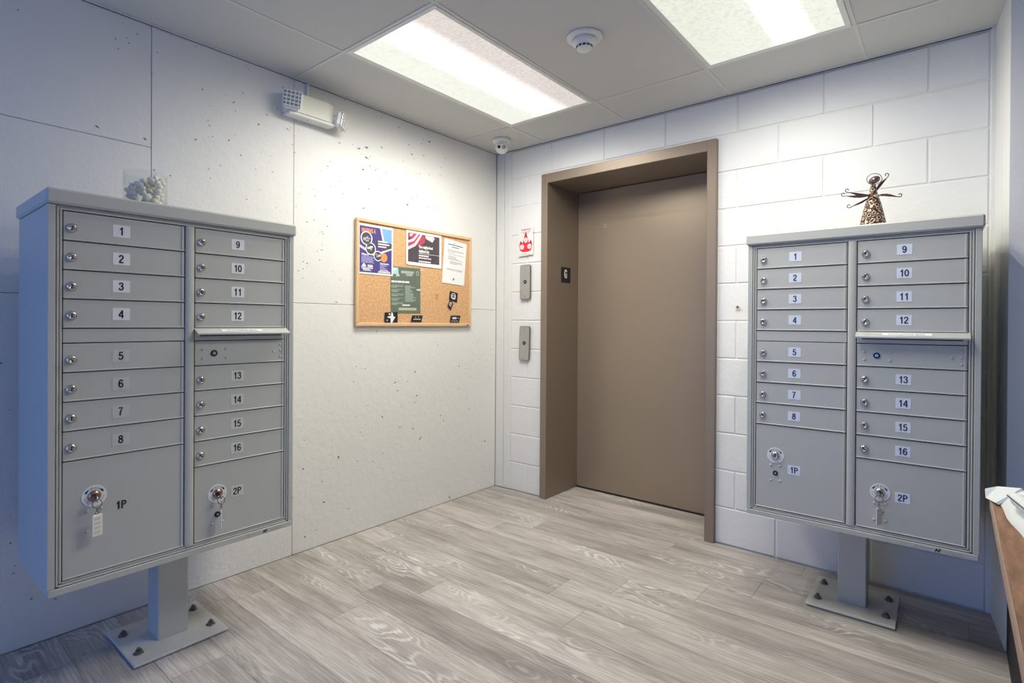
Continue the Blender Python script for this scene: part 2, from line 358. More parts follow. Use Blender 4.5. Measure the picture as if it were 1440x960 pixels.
# ------------------------------------------------------------------ floor
JOGY = -0.305; STUB = (2.766, JOGY); XR = 2.738
fl = MB().box((-0.1, ROOM_Y, -0.12), (ROOM_X, 0.42, -0.006), 'subfloor').build('floor', **ST)
PW = 0.1843
row = 0
yb = -1.247 + PW*9
known = {-1.98: [0.245], -0.874: [1.446], -1.43: [0.80], -1.062: [1.233], -1.615: [0.60]}
rows = []
y = -1.247 + PW*9
while y > ROOM_Y: rows.append((y-PW, y)); y -= PW
for ya, yb in rows:
    yt = min(yb, 0.40)
    if ya >= yt: continue
    yaa = max(ya, ROOM_Y)
    xs0, xs1 = 0.0, ROOM_X
    if yb > 0.0: xs0, xs1 = 0.425, 1.60          # runs on into the elevator recess
    if yb > 0.0 > ya: pass
    joint = None
    for kq, vq in known.items():
        if abs(kq-ya) < 0.03: joint = vq[0]
    if joint is None: joint = random.uniform(0.15, 1.2)
    cuts = []
    x = joint - 1.22*3
    while x < ROOM_X+1.3: cuts.append(x); x += 1.22
    segs = [(yaa, yt, xs0, xs1)]
    if yb > 0.0 > ya: segs = [(yaa, -0.0, 0.0, ROOM_X), (0.0, yt, 0.425, 1.60)]
    for (p, q, s0, s1) in segs:
        for c in cuts:
            a, b = max(c, s0), min(c+1.22, s1)
            if b-a < 0.002: continue
            g = 0.0006
            if p < -3.2 and b < 0.0: continue
            if a > 2.75 and q > JOGY: 
                continue
            MB().box((a+g, p+g, -0.006), (b-g, q-g, 0.0), 'floor').build('plank', fl)

# ------------------------------------------------------------------ back wall of painted blocks
DX0, DX1, DH = 0.421, 1.603, 2.221
wb = MB()
wb.box((-0.15, 0.012, -0.1), (DX0+0.01, 0.25, H+0.15), 'mortar'); wb.box((DX1-0.01, 0.012, -0.1), (2.95, 0.25, H+0.15), 'mortar')
wb.box((DX0+0.01, 0.012, DH-0.01), (DX1-0.01, 0.25, H+0.15), 'mortar')
wback = wb.build('wall_back', **ST)
CH = 0.2033; BL = 0.406; J = 0.0034
def block(x0, x1, z0, z1, dep, soft=False):
    o = MB()
    o.box((x0+J, dep, z0+J), (x1-J, 0.03, z1-J), 'block', bev=0.0032)
    o.build('block', wback)
for r in range(12):
    z0, z1 = r*CH, min((r+1)*CH, H-0.004)
    if z1-z0 < 0.02: z1 = H-0.002
    base = 1.910 if r % 2 == 0 else 1.707
    k = -6
    while True:
        a = base+k*BL; b = a+BL; k += 1
        if a > 2.72: break
        if b < 0.14: continue
        a = max(a, 0.135); b = min(b, 2.722)
        dep = random.uniform(0.0075, 0.0090)
        segs = [(a, b)]
        if z0 < DH-0.02:
            segs = []
            if a < DX0-0.002: segs.append((a, min(b, DX0+J)))
            if b > DX1+0.002: segs.append((max(a, DX1-J), b))
        for p, q in segs:
            if q-p > 0.03:
                if z0 < DH-0.02 < z1 and q > DX0+0.02 and p < DX1-0.02: z0b = DH
                block(p, q, z0, z1, dep)
# smeared mortar strips at both ends
MB().box((-0.001, 0.002, 0), (0.070, 0.03, H), 'mortar', bev=0.004).box((0.073, 0.004, 0), (0.136, 0.03, H), 'mortar', bev=0.004).build('plaster_strip', wback)
MB().box((2.7225, -0.002, 0), (2.745, 0.03, H), 'mortar', bev=0.004).build('plaster_strip', wback)
# rusty hole beside the elevator frame
MB().disc(1.716, 1.293, 0.011, 0.001, 'rust', 14, y=-0.0016).disc(1.716, 1.295, 0.005, 0.001, 'gap', 12, y=-0.0022).build('nail_hole', wback)

# ------------------------------------------------------------------ left wall: poured concrete lifts
wl = MB().box((-0.2, ROOM_Y, -0.1), (-0.014, 0.2, H+0.15), 'mortar').build('wall_left', **ST)
def lift(y0, y1, z0, z1, pr=0.0):
    MB().box((-0.02, y0+0.0012, z0+0.001), (pr, y1-0.0012, z1-0.001), 'concrete', bev=0.0018).build('concrete_panel', wl)
lift(-1.59, 0.0, 0, 1.298, 0.000); lift(-1.59, 0.0, 1.298, H, -0.001)
lift(-2.229, -1.59, 0, 1.298, 0.001); lift(-2.229, -1.59, 1.298, H, 0.000)
lift(-3.45, -2.229, 0, 1.298, -0.001); lift(-3.45, -2.229, 1.298, 1.931, 0.0005); lift(-3.45, -2.229, 1.931, H, 0.0)
lift(ROOM_Y, -3.45, 0, 1.298); lift(ROOM_Y, -3.45, 1.298, H)

# ------------------------------------------------------------------ right wall stub, alcove and rear walls
import itertools
def prism(pts, z0, z1, k):
    n = len(pts); b = MB()
    b.add([(x, y, z0) for x, y in pts]+[(x, y, z1) for x, y in pts],
          [list(range(n))[::-1], [n+j for j in range(n)]]+[(j, (j+1) % n, n+(j+1) % n, n+j) for j in range(n)], k)
    return b
mid = (XR+(STUB[0]-XR)*0.52, JOGY*0.52)
wr = prism([(XR+0.004, 0.012), (mid[0]+0.003, mid[1]), (STUB[0]+0.004, JOGY+0.004), (ROOM_X, JOGY+0.004), (ROOM_X, 0.012)], -0.1, H+0.15, 'mortar').build('wall_right', **ST)
prism([(XR, 0.0), (mid[0], mid[1]+0.003), (mid[0]+0.02, mid[1]+0.003), (XR+0.02, 0.0)], 0, H, 'rightwall').build('plaster_strip', wr)
prism([(mid[0], mid[1]-0.003), (STUB[0], JOGY), (STUB[0]+0.02, JOGY+0.002), (mid[0]+0.02, mid[1]-0.003)], 0, H, 'rightwall').build('plaster_strip', wr)
prism([(STUB[0]+0.0005, JOGY-0.001), (ROOM_X, JOGY-0.001), (ROOM_X, JOGY+0.003), (STUB[0]+0.0005, JOGY+0.003)], 0, H, 'rightwall').build('plaster_face', wr)
MB().box((ROOM_X, ROOM_Y, -0.1), (ROOM_X+0.15, 0.2, H+0.15), 'rightwall').build('wall_side', **ST)
wn = MB(); GX0, GX1, GZ = 0.3, 2.1, 2.2
wn.box((-0.2, ROOM_Y-0.15, -0.1), (GX0, ROOM_Y, H+0.15), 'rightwall').box((GX1, ROOM_Y-0.15, -0.1), (ROOM_X+0.15, ROOM_Y, H+0.15), 'rightwall')
wn.box((GX0, ROOM_Y-0.15, GZ), (GX1, ROOM_Y, H+0.15), 'rightwall').box((GX0, ROOM_Y-0.15, -0.1), (GX1, ROOM_Y, 0.0), 'rightwall')
wn.build('wall_near', **ST)
fr = MB()
for a, b in ((GX0, GX0+0.05), (1.175, 1.225), (GX1-0.05, GX1)): fr.box((a, ROOM_Y-0.1, 0), (b, ROOM_Y-0.04, GZ), 'steel')
fr.box((GX0, ROOM_Y-0.1, GZ-0.05), (GX1, ROOM_Y-0.04, GZ), 'steel'); fr.build('window_1', **ST)

# ------------------------------------------------------------------ ceiling: tiles in a metal grid
ce = MB().box((-0.1, ROOM_Y, H+0.14), (ROOM_X, 0.2, H+0.16), 'gap').build('ceiling', **ST)
GXL = [0.0, 0.433, 1.047, 1.671, 2.285, 2.9, 3.51, ROOM_X]
GYL = [0.0, -0.370, -1.588, -2.806, -4.02, ROOM_Y]
FIX = [(1, 1), (3, 1)]
FIX_BACK = [(5, 3)]
def tile(x0, x1, y0, y1):
    MB().box((x0+0.001, y0+0.001, H+0.001), (x1-0.001, y1-0.001, H+0.014), 'ceiling').build('ceiling_tile', ce)
for i in range(len(GXL)-1):
    for j in range(len(GYL)-1):
        x0, x1, y1, y0 = GXL[i], GXL[i+1], GYL[j], GYL[j+1]
        if (i, j) in FIX or (i, j) in FIX_BACK: continue
        if x0 >= 2.9 and j == 0: continue
        tile(x0, x1, y0, y1)
for gx in GXL[1:-1]: MB().box((gx-0.0075, ROOM_Y, H-0.0015), (gx+0.0075, -0.002 if gx < 2.8 else JOGY, H+0.001), 'grid').build('grid_bar', ce)
for gy in GYL[1:-1]: MB().box((0.002, gy-0.0075, H-0.002), (ROOM_X if gy < -0.4 else 2.75, gy+0.0075, H+0.0006), 'grid').build('grid_bar', ce)
MB().box((0.001, ROOM_Y, H-0.004), (0.016, 0, H+0.001), 'grid').build('wall_angle', ce)
MB().box((0.0, -0.012, H-0.003), (XR, -0.0015, H+0.001), 'grid').build('wall_angle', ce)
# dark strips painted in as the shadow line under the wall angle
MB().box((0.0, -0.0012, H-0.006), (XR, -0.0002, H-0.003), 'gap').build('shadow_strip', ce)
MB().box((0.0006, -3.4, H-0.0065), (0.0016, -0.01, H-0.004), 'gap').build('shadow_strip', ce)

W1 = (0.93, 0.95, 0.84, 1); HOT = (1.6, 1.6, 1.55, 1); PK = (0.78, 0.70, 0.66, 1); CR = (0.90, 0.92, 0.80, 1)
def troffer(i, j, label, band, lit=LAMP_W):
    x0, x1, y1, y0 = GXL[i]+0.009, GXL[i+1]-0.009, GYL[j]-0.009, GYL[j+1]+0.009
    cx, cy = (x0+x1)/2, (y0+y1)/2
    t = empty('ceiling_light', label, 'ceiling light', (cx, cy, H), group='recessed ceiling lights')
    hx, hy = (x1-x0)/2, (y1-y0)/2
    f = MB(); w = 0.022; zt = 0.004
    f.box((-hx, -hy, -zt), (hx, -hy+w, 0.012), 'white', bev=0.002).box((-hx, hy-w, -zt), (hx, hy, 0.012), 'white', bev=0.002)
    f.box((-hx, -hy+w, -zt), (-hx+w, hy-w, 0.012), 'white', bev=0.002).box((hx-w, -hy+w, -zt), (hx, hy-w, 0.012), 'white', bev=0.002)
    f.build('door_frame', t)
    MB().box((-hx, -hy, 0.012), (hx, hy, 0.06), 'white').build('housing', t)
    k = 'diff%d' % i; M[k] = diffuser_mat(-hx, hx, band)
    MB().box((-hx+w, -hy+w, -0.001), (hx-w, hy-w, 0.010), k).build('lens_panel', t)
    nx, ny = 3, 9  # grid of unseen spots below the lens carries the fixture's light
    for a in range(nx):
        for b in range(ny):
            ld = bpy.data.lights.new('lens_spot', 'SPOT'); ld.energy = lit; ld.shadow_soft_size = 0.0
            ld.spot_size = PI; ld.spot_blend = 1.0; ld.color = (1.0, 0.965, 0.87)
            lo = bpy.data.objects.new('lens_spot', ld); COL.objects.link(lo); lo.parent = t
            lo.location = ((a-1)*0.16, (b-(ny-1)/2)*0.125, -0.012)
    return t
troffer(1, 1, 'recessed fluorescent ceiling light nearer the left concrete wall, long lens panel fully in view',
        [(0, W1), (0.34, W1), (0.48, HOT), (0.62, HOT), (0.78, PK), (1, PK)])
troffer(3, 1, 'recessed fluorescent ceiling light above the right mailbox, cut off by the top of the photo',
        [(0, CR), (0.5, CR), (0.58, HOT), (0.70, HOT), (0.8, CR), (1, CR)], LAMP_W*0.82)

GLY = {
 '0': [[(.29+.215*math.cos(a*PI/12), .5+.42*math.sin(a*PI/12)) for a in range(25)]],
 '1': [[(.36, .0), (.36, 1.0)], [(.38, .92), (.26, .78), (.12, .72)]],
 '2': [[(.08, .68), (.10, .82), (.20, .91), (.32, .92), (.44, .85), (.48, .73), (.44, .60), (.30, .42), (.14, .24), (.09, .075)], [(.04, .075), (.53, .075)]],
 '3': [[(.08, .72), (.12, .85), (.24, .92), (.36, .91), (.45, .82), (.45, .69), (.37, .58), (.24, .545)], [(.24, .545), (.38, .52), (.48, .40), (.49, .26), (.41, .13), (.28, .07), (.14, .11), (.07, .24), (.06, .29)]],
 '4': [[(.42, .0), (.42, .97)], [(.42, .92), (.05, .33)], [(.02, .28), (.56, .28)]],
 '5': [[(.50, .92), (.16, .92), (.10, .50)], [(.10, .50), (.22, .59), (.36, .58), (.47, .47), (.49, .30), (.42, .14), (.28, .07), (.14, .12), (.06, .25)]],
 '6': [[(.47, .74), (.42, .87), (.30, .93), (.18, .87), (.10, .70), (.08, .45), (.10, .24), (.19, .10), (.31, .07), (.44, .14), (.50, .29), (.47, .46), (.36, .56), (.22, .55), (.11, .44)]],
 '7': [[(.04, .92), (.50, .92), (.36, .70), (.25, .42), (.20, .0)]],
 '8': [[(.29+.17*math.cos(a*PI/8), .745+.175*math.sin(a*PI/8)) for a in range(17)], [(.29+.21*math.cos(a*PI/8), .30+.225*math.sin(a*PI/8)) for a in range(17)]],
 'P': [[(.12, .0), (.12, 1.0)], [(.12, .92), (.36, .92), (.50, .86), (.55, .72), (.50, .57), (.36, .50), (.12, .50)]],
 'G': [[(.54, .70), (.49, .86), (.34, .93), (.20, .88), (.11, .74), (.08, .50), (.11, .26), (.20, .12), (.34, .07), (.48, .12), (.53, .22)], [(.53, .0), (.53, .46)], [(.60, .44), (.33, .44)]],
}
GLY['9'] = [[(.58-x, 1-z) for x, z in GLY['6'][0]]]
def numerals(b, txt, h, k, T, sw=0.165, sx=0.92):
    adv = 0.62; w = sw*h/2; n = len(txt)
    for i, ch in enumerate(txt):
        ox = (i-(n-1)/2)*adv*h*sx+(-0.02*h)
        for ln in GLY[ch]:
            P_ = [(((x-0.29)*sx)*h+ox, (z-0.5)*h) for x, z in ln]; L_, R_ = [], []
            for q in range(len(P_)):
                a = P_[max(q-1, 0)]; c = P_[min(q+1, len(P_)-1)]
                if P_[0] == P_[-1] and q in (0, len(P_)-1): a, c = P_[-2], P_[1]
                dx, dz = c[0]-a[0], c[1]-a[1]; l_ = math.hypot(dx, dz) or 1
                L_.append((P_[q][0]-dz/l_*w, P_[q][1]+dx/l_*w)); R_.append((P_[q][0]+dz/l_*w, P_[q][1]-dx/l_*w))
            m_ = len(P_)
            b.add([(x, 0, z) for x, z in L_+R_], [(q, q+1, m_+q+1, m_+q) for q in range(m_-1)], k, False, T)

# ------------------------------------------------------------------ elevator opening
el = MB()
IX0, IX1, IH, DEP = 0.472, 1.552, 2.158, 0.376
P = -0.018
el.box((DX0, P, 0), (IX0, DEP+0.05, DH), 'brownframe', bev=0.002)
door = el.build('door_1', **ST)
MB().box((IX1, P, 0), (DX1, DEP+0.05, DH), 'brownframe', bev=0.002).build('door_jamb', door)
MB().box((IX0, P, IH), (IX1, DEP+0.05, DH), 'brownframe', bev=0.002).build('door_header', door)
MB().box((IX0, DEP, 0.010), (IX1, DEP+0.03, IH-0.004), 'brown', bev=0.002).build('door_panel', door)
MB().box((IX0-0.03, DEP+0.035, -0.1), (IX1+0.03, DEP+0.05, IH), 'gap').build('shaft_backing', door)
MB().box((IX0, DEP-0.006, 0.0), (IX1, DEP+0.03, 0.006), 'gap').build('door_sill', door)
MB().disc(0.695, 1.898, 0.011, 0.002, 'boxlight', 18, y=DEP-0.0018).disc(0.695, 1.898, 0.006, 0.002, 'gap', 14, y=DEP-0.0026).build('release_hole', door, label='small round steel release hole high on the door')
TG = T_((IX0+0.0012, 0.0, 0)) @ RZ(PI/2)       # local x -> +y, faces +x
gs = MB().poly([(0.156, 1.492), (0.274, 1.492), (0.274, 1.602), (0.156, 1.602)], 0.001, 'ink', T=TG); numerals(gs, 'G', 0.062, 'paper', TG @ T_((0.211, -0.0006, 1.556)), 0.21, 0.85); gs.build('floor_sign', door, label='black floor sign with a white letter G')

# ------------------------------------------------------------------ mailboxes
W = 0.775; YF, YB = -0.250, 0.175
Z0, Z1, ZL = 0.372, 1.546, 1.593
X0 = -W/2
lock_me = {}
def lock_mesh(kind):
    if kind in lock_me: return lock_me[kind]
    b = MB(); T = RX(PI/2)
    b.lathe([(0.0140, 0.0), (0.0140, 0.003), (0.0118, 0.005), (0.0105, 0.0085), (0.0072, 0.0095), (0.0068, 0.0075), (0.0, 0.0075)], kind, 20, T)
    b.box((-0.0012, -0.0084, -0.005), (0.0012, -0.0076, 0.005), 'gap')
    o = b.build('lock'); lock_me[kind] = o.data; bpy.data.objects.remove(o); return lock_me[kind]
rivet_me = None
def mailbox(label, loc, rz, side, ped_dx):
    """local x runs along the front from the viewer's left, front faces -y"""
    left = side == 'L'
    t = empty('cluster_mailbox', label, 'mailbox', loc, (0, 0, rz), 'cluster mailboxes on pedestals')
    B = 'box'
    b = MB(); b.box((X0+0.001, YF+0.02, Z0+0.002), (X0+W-0.001, YB, Z1), B, bev=0.002)
    b.box((X0+0.03, YF+0.008, 0.40), (X0+W-0.03, YF+0.021, 1.535), 'gap')
    b.build('cabinet', t)
    b = MB()   # outer frame and the nested door frame inside it
    for s in (0, 1):
        def bx(a0, a1, c0, c1, yy, bev=0.0015):
            if s == 0: b.box((X0+a0, yy, c0), (X0+a1, YF+0.021, c1), B, bev=bev)
            else: b.box((X0+W-a1, yy, c0), (X0+W-a0, YF+0.021, c1), B, bev=bev)
        bx(0.0, 0.0185, Z0+0.022, Z1, YF); bx(0.0205, 0.0262, 0.398, Z1-0.006, YF+0.001); bx(0.028, 0.0345, 0.405, Z1-0.010, YF+0.003)
    b.box((X0+0.0345, YF+0.003, 0.4035), (X0+W-0.0345, YF+0.021, 0.4095), B, bev=0.001)
    b.box((X0+0.0265, YF+0.001, 0.3955), (X0+W-0.0265, YF+0.021, 0.4020), B, bev=0.001)
    b.box((X0+0.0265, YF+0.002, 1.5325), (X0+W-0.0265, YF+0.021, 1.5385), B, bev=0.001)
    b.box((X0+0.0185, YF+0.006, 1.5395), (X0+W-0.0185, YF+0.021, Z1), B)
    b.build('front_frame', t)
    MB().box((X0+0.002, YF-0.001, Z0), (X0+W-0.002, YF+0.021, 0.3935), B, bev=0.002).build('bottom_rail', t)
    b = MB()   # lid with turned-down front edge
    b.box((X0-0.007, YF-0.012, Z1+0.001), (X0+W+0.007, YB+0.004, ZL), B, bev=0.006); b.build('lid', t)
    b = MB()   # half-round centre post
    n = 8; vs = []; xc = X0+0.3885; rw = 0.0145
    for zz in (0.410, 1.532):
        for q in range(n+1):
            a = PI*q/n; vs.append((xc-rw*math.cos(a), YF+0.004-0.006*math.sin(a), zz))
        vs += [(xc+rw, YF+0.02, zz), (xc-rw, YF+0.02, zz)]
    nn = n+3; fs = [(q, (q+1) % nn, nn+(q+1) % nn, nn+q) for q in range(nn)]+[list(range(nn))[::-1], [nn+q for q in range(nn)]]
    b.add(vs, fs, B, False); b.build('centre_post', t)
    DY = YF+0.0045
    def door_part(name, xa, xb, za, zb, lip=True):
        d = MB(); g = 0.0016
        d.box((xa+g, DY, za+g), (xb-g, YF+0.016, zb-g), B, bev=0.001)
        if lip:
            d.box((xa+g, DY-0.0035, za+g), (xb-g, DY+0.002, za+0.0062), B, bev=0.0012)        # bottom lip
            d.box((xb-0.011, DY-0.0028, za+0.0062), (xb-0.005, DY+0.002, zb-g), B, bev=0.0012)  # hinge-side lip
        return d.build(name, t)
    def label_on(d, txt, xl, zc, fill, ink, big=0.0265):
        q = MB(); T = T_((xl, DY, zc))
        if fill: q.poly([(-0.0235, -0.0185), (-0.021, -0.0195), (0.021, -0.0195), (0.0235, -0.0185), (0.0235, 0.0185), (0.021, 0.0195), (-0.021, 0.0195), (-0.0235, 0.0185)], 0.0007, fill, T=T @ T_((0, -0.0008, 0)))
        numerals(q, txt, big, ink, T @ T_((0, -0.0012, 0)))
        q.build('number_label', d, label='%s label printed %s' % ('grey' if fill in ('lab_clear', None, 'lab_pale') else 'white', txt))
    ink = 'ink' if left else 'inkblue'
    def fill_for(k):
        if not left: return 'lab_bluish'
        return {0: 'lab_white', 1: 'lab_clear', 2: 'lab_white', 3: 'lab_pale'}[(k-1)//4]
    def rivets(d, pts, r=0.0045):
        if 'rv' not in lock_me:
            q = MB().lathe([(0.0045, 0), (0.0038, 0.0022), (0.0023, 0.0036), (0, 0.004)], B, 10, RX(PI/2)).build('rivet'); lock_me['rv'] = q.data; bpy.data.objects.remove(q)
        for x, z in pts:
            o = link_mesh('rivet', lock_me['rv'], d, (x, DY, z)); o.scale = (r/0.0045,)*3
    C1 = (X0+0.0355, X0+0.3725); C2 = (X0+0.4045, X0+0.7395)
    edges_a = [1.531, 1.4415, 1.353, 1.2645, 1.175]; edges_b = [1.130, 1.0405, 0.951, 0.8615, 0.7705]; edges_c = [1.0405, 0.951, 0.8615, 0.7705, 0.680]
    def small(k, cx, za, zb):
        d = door_part('door', cx[0], cx[1], zb, za)
        zc = (za+zb)/2
        link_mesh('lock', lock_mesh('chrome'), d, (cx[0]+(0.0215 if left else 0.028), DY, zc-0.006), (0, random.uniform(-0.4, 0.4), 0))
        label_on(d, str(k), cx[0]+0.150, zc+0.001, fill_for(k), ink)
    for n_, (E_, cx, k0) in enumerate(((edges_a, C1, 1), (edges_b, C1, 5), (edges_a, C2, 9), (edges_c, C2, 13))):
        for q in range(4): small(k0+q, cx, E_[q], E_[q+1])
    for cx in (C1, C2):
        MB().box((cx[0]+0.001, DY-0.0005, 1.1315), (cx[1]-0.001, YF+0.016, 1.1735), B, bev=0.001).build('divider_panel', t)
    # outgoing mail slot and its tilted hood
    hz = 1.176; q = MB(); xa, xb = C2[0]-0.002, C2[1]+0.006
    y0, y1 = DY, DY-0.036
    q.add([(xa, y0, hz), (xb, y0, hz), (xb, y1, hz-0.020), (xa, y1, hz-0.020), (xa, y0, hz-0.003), (xb, y0, hz-0.003), (xb, y1, hz-0.0225), (xa, y1, hz-0.0225)],
          [(0,1,2,3), (4,7,6,5), (3,2,6,7), (0,3,7,4), (1,5,6,2), (0,4,5,1)], 'boxlight')
    q.box((xa, y1, hz-0.0245), (xb, y1+0.0015, hz-0.0195), 'boxlight')
    TT = T_(((xa+xb)/2-0.01, (y0+y1)/2, hz-0.010)) @ RX(-math.atan2(0.036, 0.020))
    q.poly([(-0.075, -0.0085), (0.075, -0.0085), (0.075, 0.0085), (-0.075, 0.0085)], 0.0004, 'paper', T=TT @ T_((0, -0.0012, 0)))
    q.text('OUTGOING MAIL', 0.0150, 'greyink', 0, 0, -0.0016, 0.0002, T=TT, sx=0.95)
    q.build('mail_slot_hood', t, label='light sloping hood lettered OUTGOING MAIL')
    MB().box((xa+0.02, DY-0.0015, 1.146), (xb-0.02, DY+0.001, 1.158), 'gap').build('mail_slot', t)
    # control panel under the slot
    d = door_part('control_panel', C2[0], C2[1], 1.0405, 1.130, True)
    MB().disc(C2[0]+0.066, 1.084, 0.0115, 0.003, 'black', 18, y=DY-0.003).disc(C2[0]+0.066, 1.084, 0.0055, 0.001, 'chrome', 12, y=DY-0.0036).box((C2[0]+0.0652, DY-0.0042, 1.0805), (C2[0]+0.0668, DY-0.0036, 1.0875), 'black').build('arrow_lock', d)
    x_ = C2[0]; rivets(d, [(x_+0.026, 1.098), (x_+0.026, 1.066), (x_+0.108, 1.098), (x_+0.108, 1.066), (x_+0.29, 1.083), (x_+0.318, 1.109), (x_+0.318, 1.086), (x_+0.318, 1.062)])
    # parcel doors
    for nm, cx, top in (('1P', C1, 0.7705), ('2P', C2, 0.680)):
        d = door_part('parcel_door', cx[0], cx[1], 0.4105, top)
        zc = top-0.120 if left else top-0.128
        if nm == '2P': zc = top-0.110 if left else top-0.122
        xc = cx[0]+0.080
        e = MB(); e.disc(xc, zc, 0.033, 0.0015, 'lab_white', 32, y=DY-0.0015)
        for a0, ch in zip([28, 10, -8, -26], 'OPEN'):
            aa = math.radians(90+a0); T = T_((xc+0.0245*math.cos(aa), DY-0.0019, zc+0.0245*math.sin(aa))) @ RY(-math.radians(a0))
            e.text(ch, 0.0125, 'greyink', 0, 0, 0, 0.0002, T=T)
        for a0 in (52, -52):
            aa = math.radians(90+a0); T = T_((xc+0.025*math.cos(aa), DY-0.0020, zc+0.025*math.sin(aa))) @ RY(-math.radians(a0+(-90 if a0 < 0 else 90)))
            e.poly([(-0.002, -0.006), (0.002, -0.006), (0.002, 0.001), (0.0042, 0.001), (0, 0.007), (-0.0042, 0.001), (-0.002, 0.001)], 0.0002, 'ink', T=T)
        for a0 in (-100, -115, -130, 100, 115, 130, 145):
            aa = math.radians(90+a0); T = T_((xc+0.025*math.cos(aa), DY-0.0019, zc+0.025*math.sin(aa))) @ RY(-math.radians(a0))
            e.poly([(-0.002, -0.001), (0.002, -0.001), (0.002, 0.001), (-0.002, 0.001)], 0.0002, 'greyink', T=T)
        e.build('open_dial', d, label='round white dial plate lettered OPEN')
        lk = link_mesh('lock', lock_mesh('copper' if left else 'chrome'), d, (xc, DY-0.001, zc)); lk.scale = (1.25, 1.1, 1.25)
        rivets(d, [(xc-0.018, zc-0.044), (xc+0.018, zc-0.042), (xc-0.018, zc-0.108), (xc+0.018, zc-0.106)], 0.005)
        if not (left and nm == '1P'):
            MB().disc(xc, zc-0.076, 0.0105, 0.002, 'black', 18, y=DY-0.002).disc(xc, zc-0.076, 0.004, 0.001, 'chrome', 10, y=DY-0.0026).build('service_lock', d)
        lz = {('L', '1P'): zc-0.045, ('L', '2P'): zc-0.006, ('R', '1P'): zc-0.052, ('R', '2P'): zc-0.008}[(side, nm)]
        fill = {'L1P': None, 'L2P': 'lab_pale'}.get(side+nm, 'lab_bluish')
        label_on(d, nm, cx[0]+0.151, lz, fill, ink, 0.026)
        pass
        keys = not (side == 'R' and nm == '1P')
        if keys:
            Wm = T_(loc) @ RZ(rz)
            lab = {'L1P': 'small key with ring and white tag hanging from door 1P of the left mailbox',
                   'L2P': 'small key with ring and tag turned edge-on, hanging from door 2P of the left mailbox',
                   'R2P': 'small key with ring and tag hanging from door 2P of the right mailbox'}[side+nm]
            p = Wm @ Vector((xc, DY-0.010, zc))
            kr = empty('key_ring', lab, 'key', p, (0, 0, rz), 'keys left in the parcel doors')
            kb = MB(); kb.box((-0.0012, -0.016, -0.004), (0.0012, -0.0006, 0.004), 'chrome')
            kb.lathe([(0.010, -0.001), (0.010, 0.001)], 'chrome', 18, T_((0, -0.020, -0.004)) @ RY(PI/2)); kb.build('key', kr)
            rg = [(0.0125*math.cos(2*PI*j/20), -0.022+0.004*math.sin(2*PI*j/20), -0.018+0.0125*math.sin(2*PI*j/20)) for j in range(20)]
            MB().tube(rg, 0.0012, 'wire', 6, closed=True).build('ring', kr)
            c = MB()
            for j in range(2):
                zc2 = -0.036-0.010*j
                c.tube([(0.004*math.cos(2*PI*i/12)*(1 if j else 0.4), -0.021+0.004*math.cos(2*PI*i/12)*(0.2 if j else 1), zc2+0.006*math.sin(2*PI*i/12)) for i in range(12)], 0.0009, 'wire', 5, closed=True)
            c.build('chain', kr)
            ang = 0.25 if side+nm == 'L1P' else (1.15 if left else 0.95)
            T = T_((0.001, -0.021, -0.052)) @ RZ(ang)
            g = MB(); g.box((-0.0145, -0.0015, -0.066), (0.0145, 0.0015, 0.0), 'tagplastic', T=T, bev=0.001)
            for j in range(4): g.box((-0.009, -0.0018, -0.058+j*0.014), (0.008, -0.0014, -0.050+j*0.014), 'lab_clear', T=T)
            g.build('tag', kr)
    # maker's mark on the bottom rail
    q = MB(); T = T_((X0+W-0.115, YF-0.0016, 0.3825))
    q.text('AF', 0.0150, 'ink', 0.0, 0, 0, 0.0008, T=T).text('FLORENCE', 0.0098, 'greyink', 0.046, 0, 0, 0.0, T=T)
    q.poly([(-0.068, -0.004), (-0.060, -0.004), (-0.060, 0.005), (-0.068, 0.005)], 0.0003, 'greyink', T=T).poly([(-0.055, -0.001), (-0.018, -0.001), (-0.018, 0.001), (-0.055, 0.001)], 0.0003, 'greyink', T=T)
    q.build('maker_label', t)
    # pedestal and base plate
    px, py = ped_dx, 0.0
    b = MB(); b.box((px-0.051, py-0.055, 0.012), (px+0.051, py+0.055, Z0+0.002), B, bev=0.003)
    for dx, dz in ((0.012, 0.340), (0.042, 0.343), (-0.04, 0.31)):
        if not left: b.disc(px+dx, dz, 0.004, 0.002, 'gap', 10, y=py-0.0555)
    b.build('pedestal', t)
    pl = MB().box((px-0.157, py-0.159, 0.004), (px+0.157, py+0.159, 0.014), 'plate', bev=0.002)
    pl.box((px-0.145, py-0.145, 0.0), (px+0.145, py+0.145, 0.004), 'gap'); pl = pl.build('base_plate', t)
    for sx in (-1, 1):
        for sy in (-1, 1):
            if left and (sx, sy) == (-1, 1): pass
            c = MB(); T = T_((px+sx*0.122, py+sy*0.085, 0.014))
            c.lathe([(0.016, 0), (0.016, 0.002)], 'anchor', 14, T); c.lathe([(0.0115, 0.002), (0.0115, 0.012)], 'anchor', 6, T, smooth=False)
            c.lathe([(0.006, 0.010), (0.006, 0.018), (0.005, 0.020)], 'anchor', 10, T @ RX(random.uniform(-0.15, 0.15)))
            c.build('anchor_bolt', pl)
    return t
def place(corner, a):     # corner = front face, viewer's left; a = rotation of local x
    off = RZ(a) @ Vector((-X0, -YF, 0)); return (corner[0]+off.x, corner[1]+off.y, 0)
LA = PI/2+0.0076; RA = 0.0184
mbl = mailbox('grey cluster mailbox by the concrete wall with a bowl of pebbles on top', place((0.551, -2.663), LA), LA, 'L', 0.020)
mbr = mailbox('grey metal cluster mailbox right of the elevator with the copper angel figurine on top', place((1.913, -0.517), RA), RA, 'R', -0.012)
for o_ in (mbl, mbr):
    for k in ('k1P', 'k2P'):
        if k in o_: del o_[k]

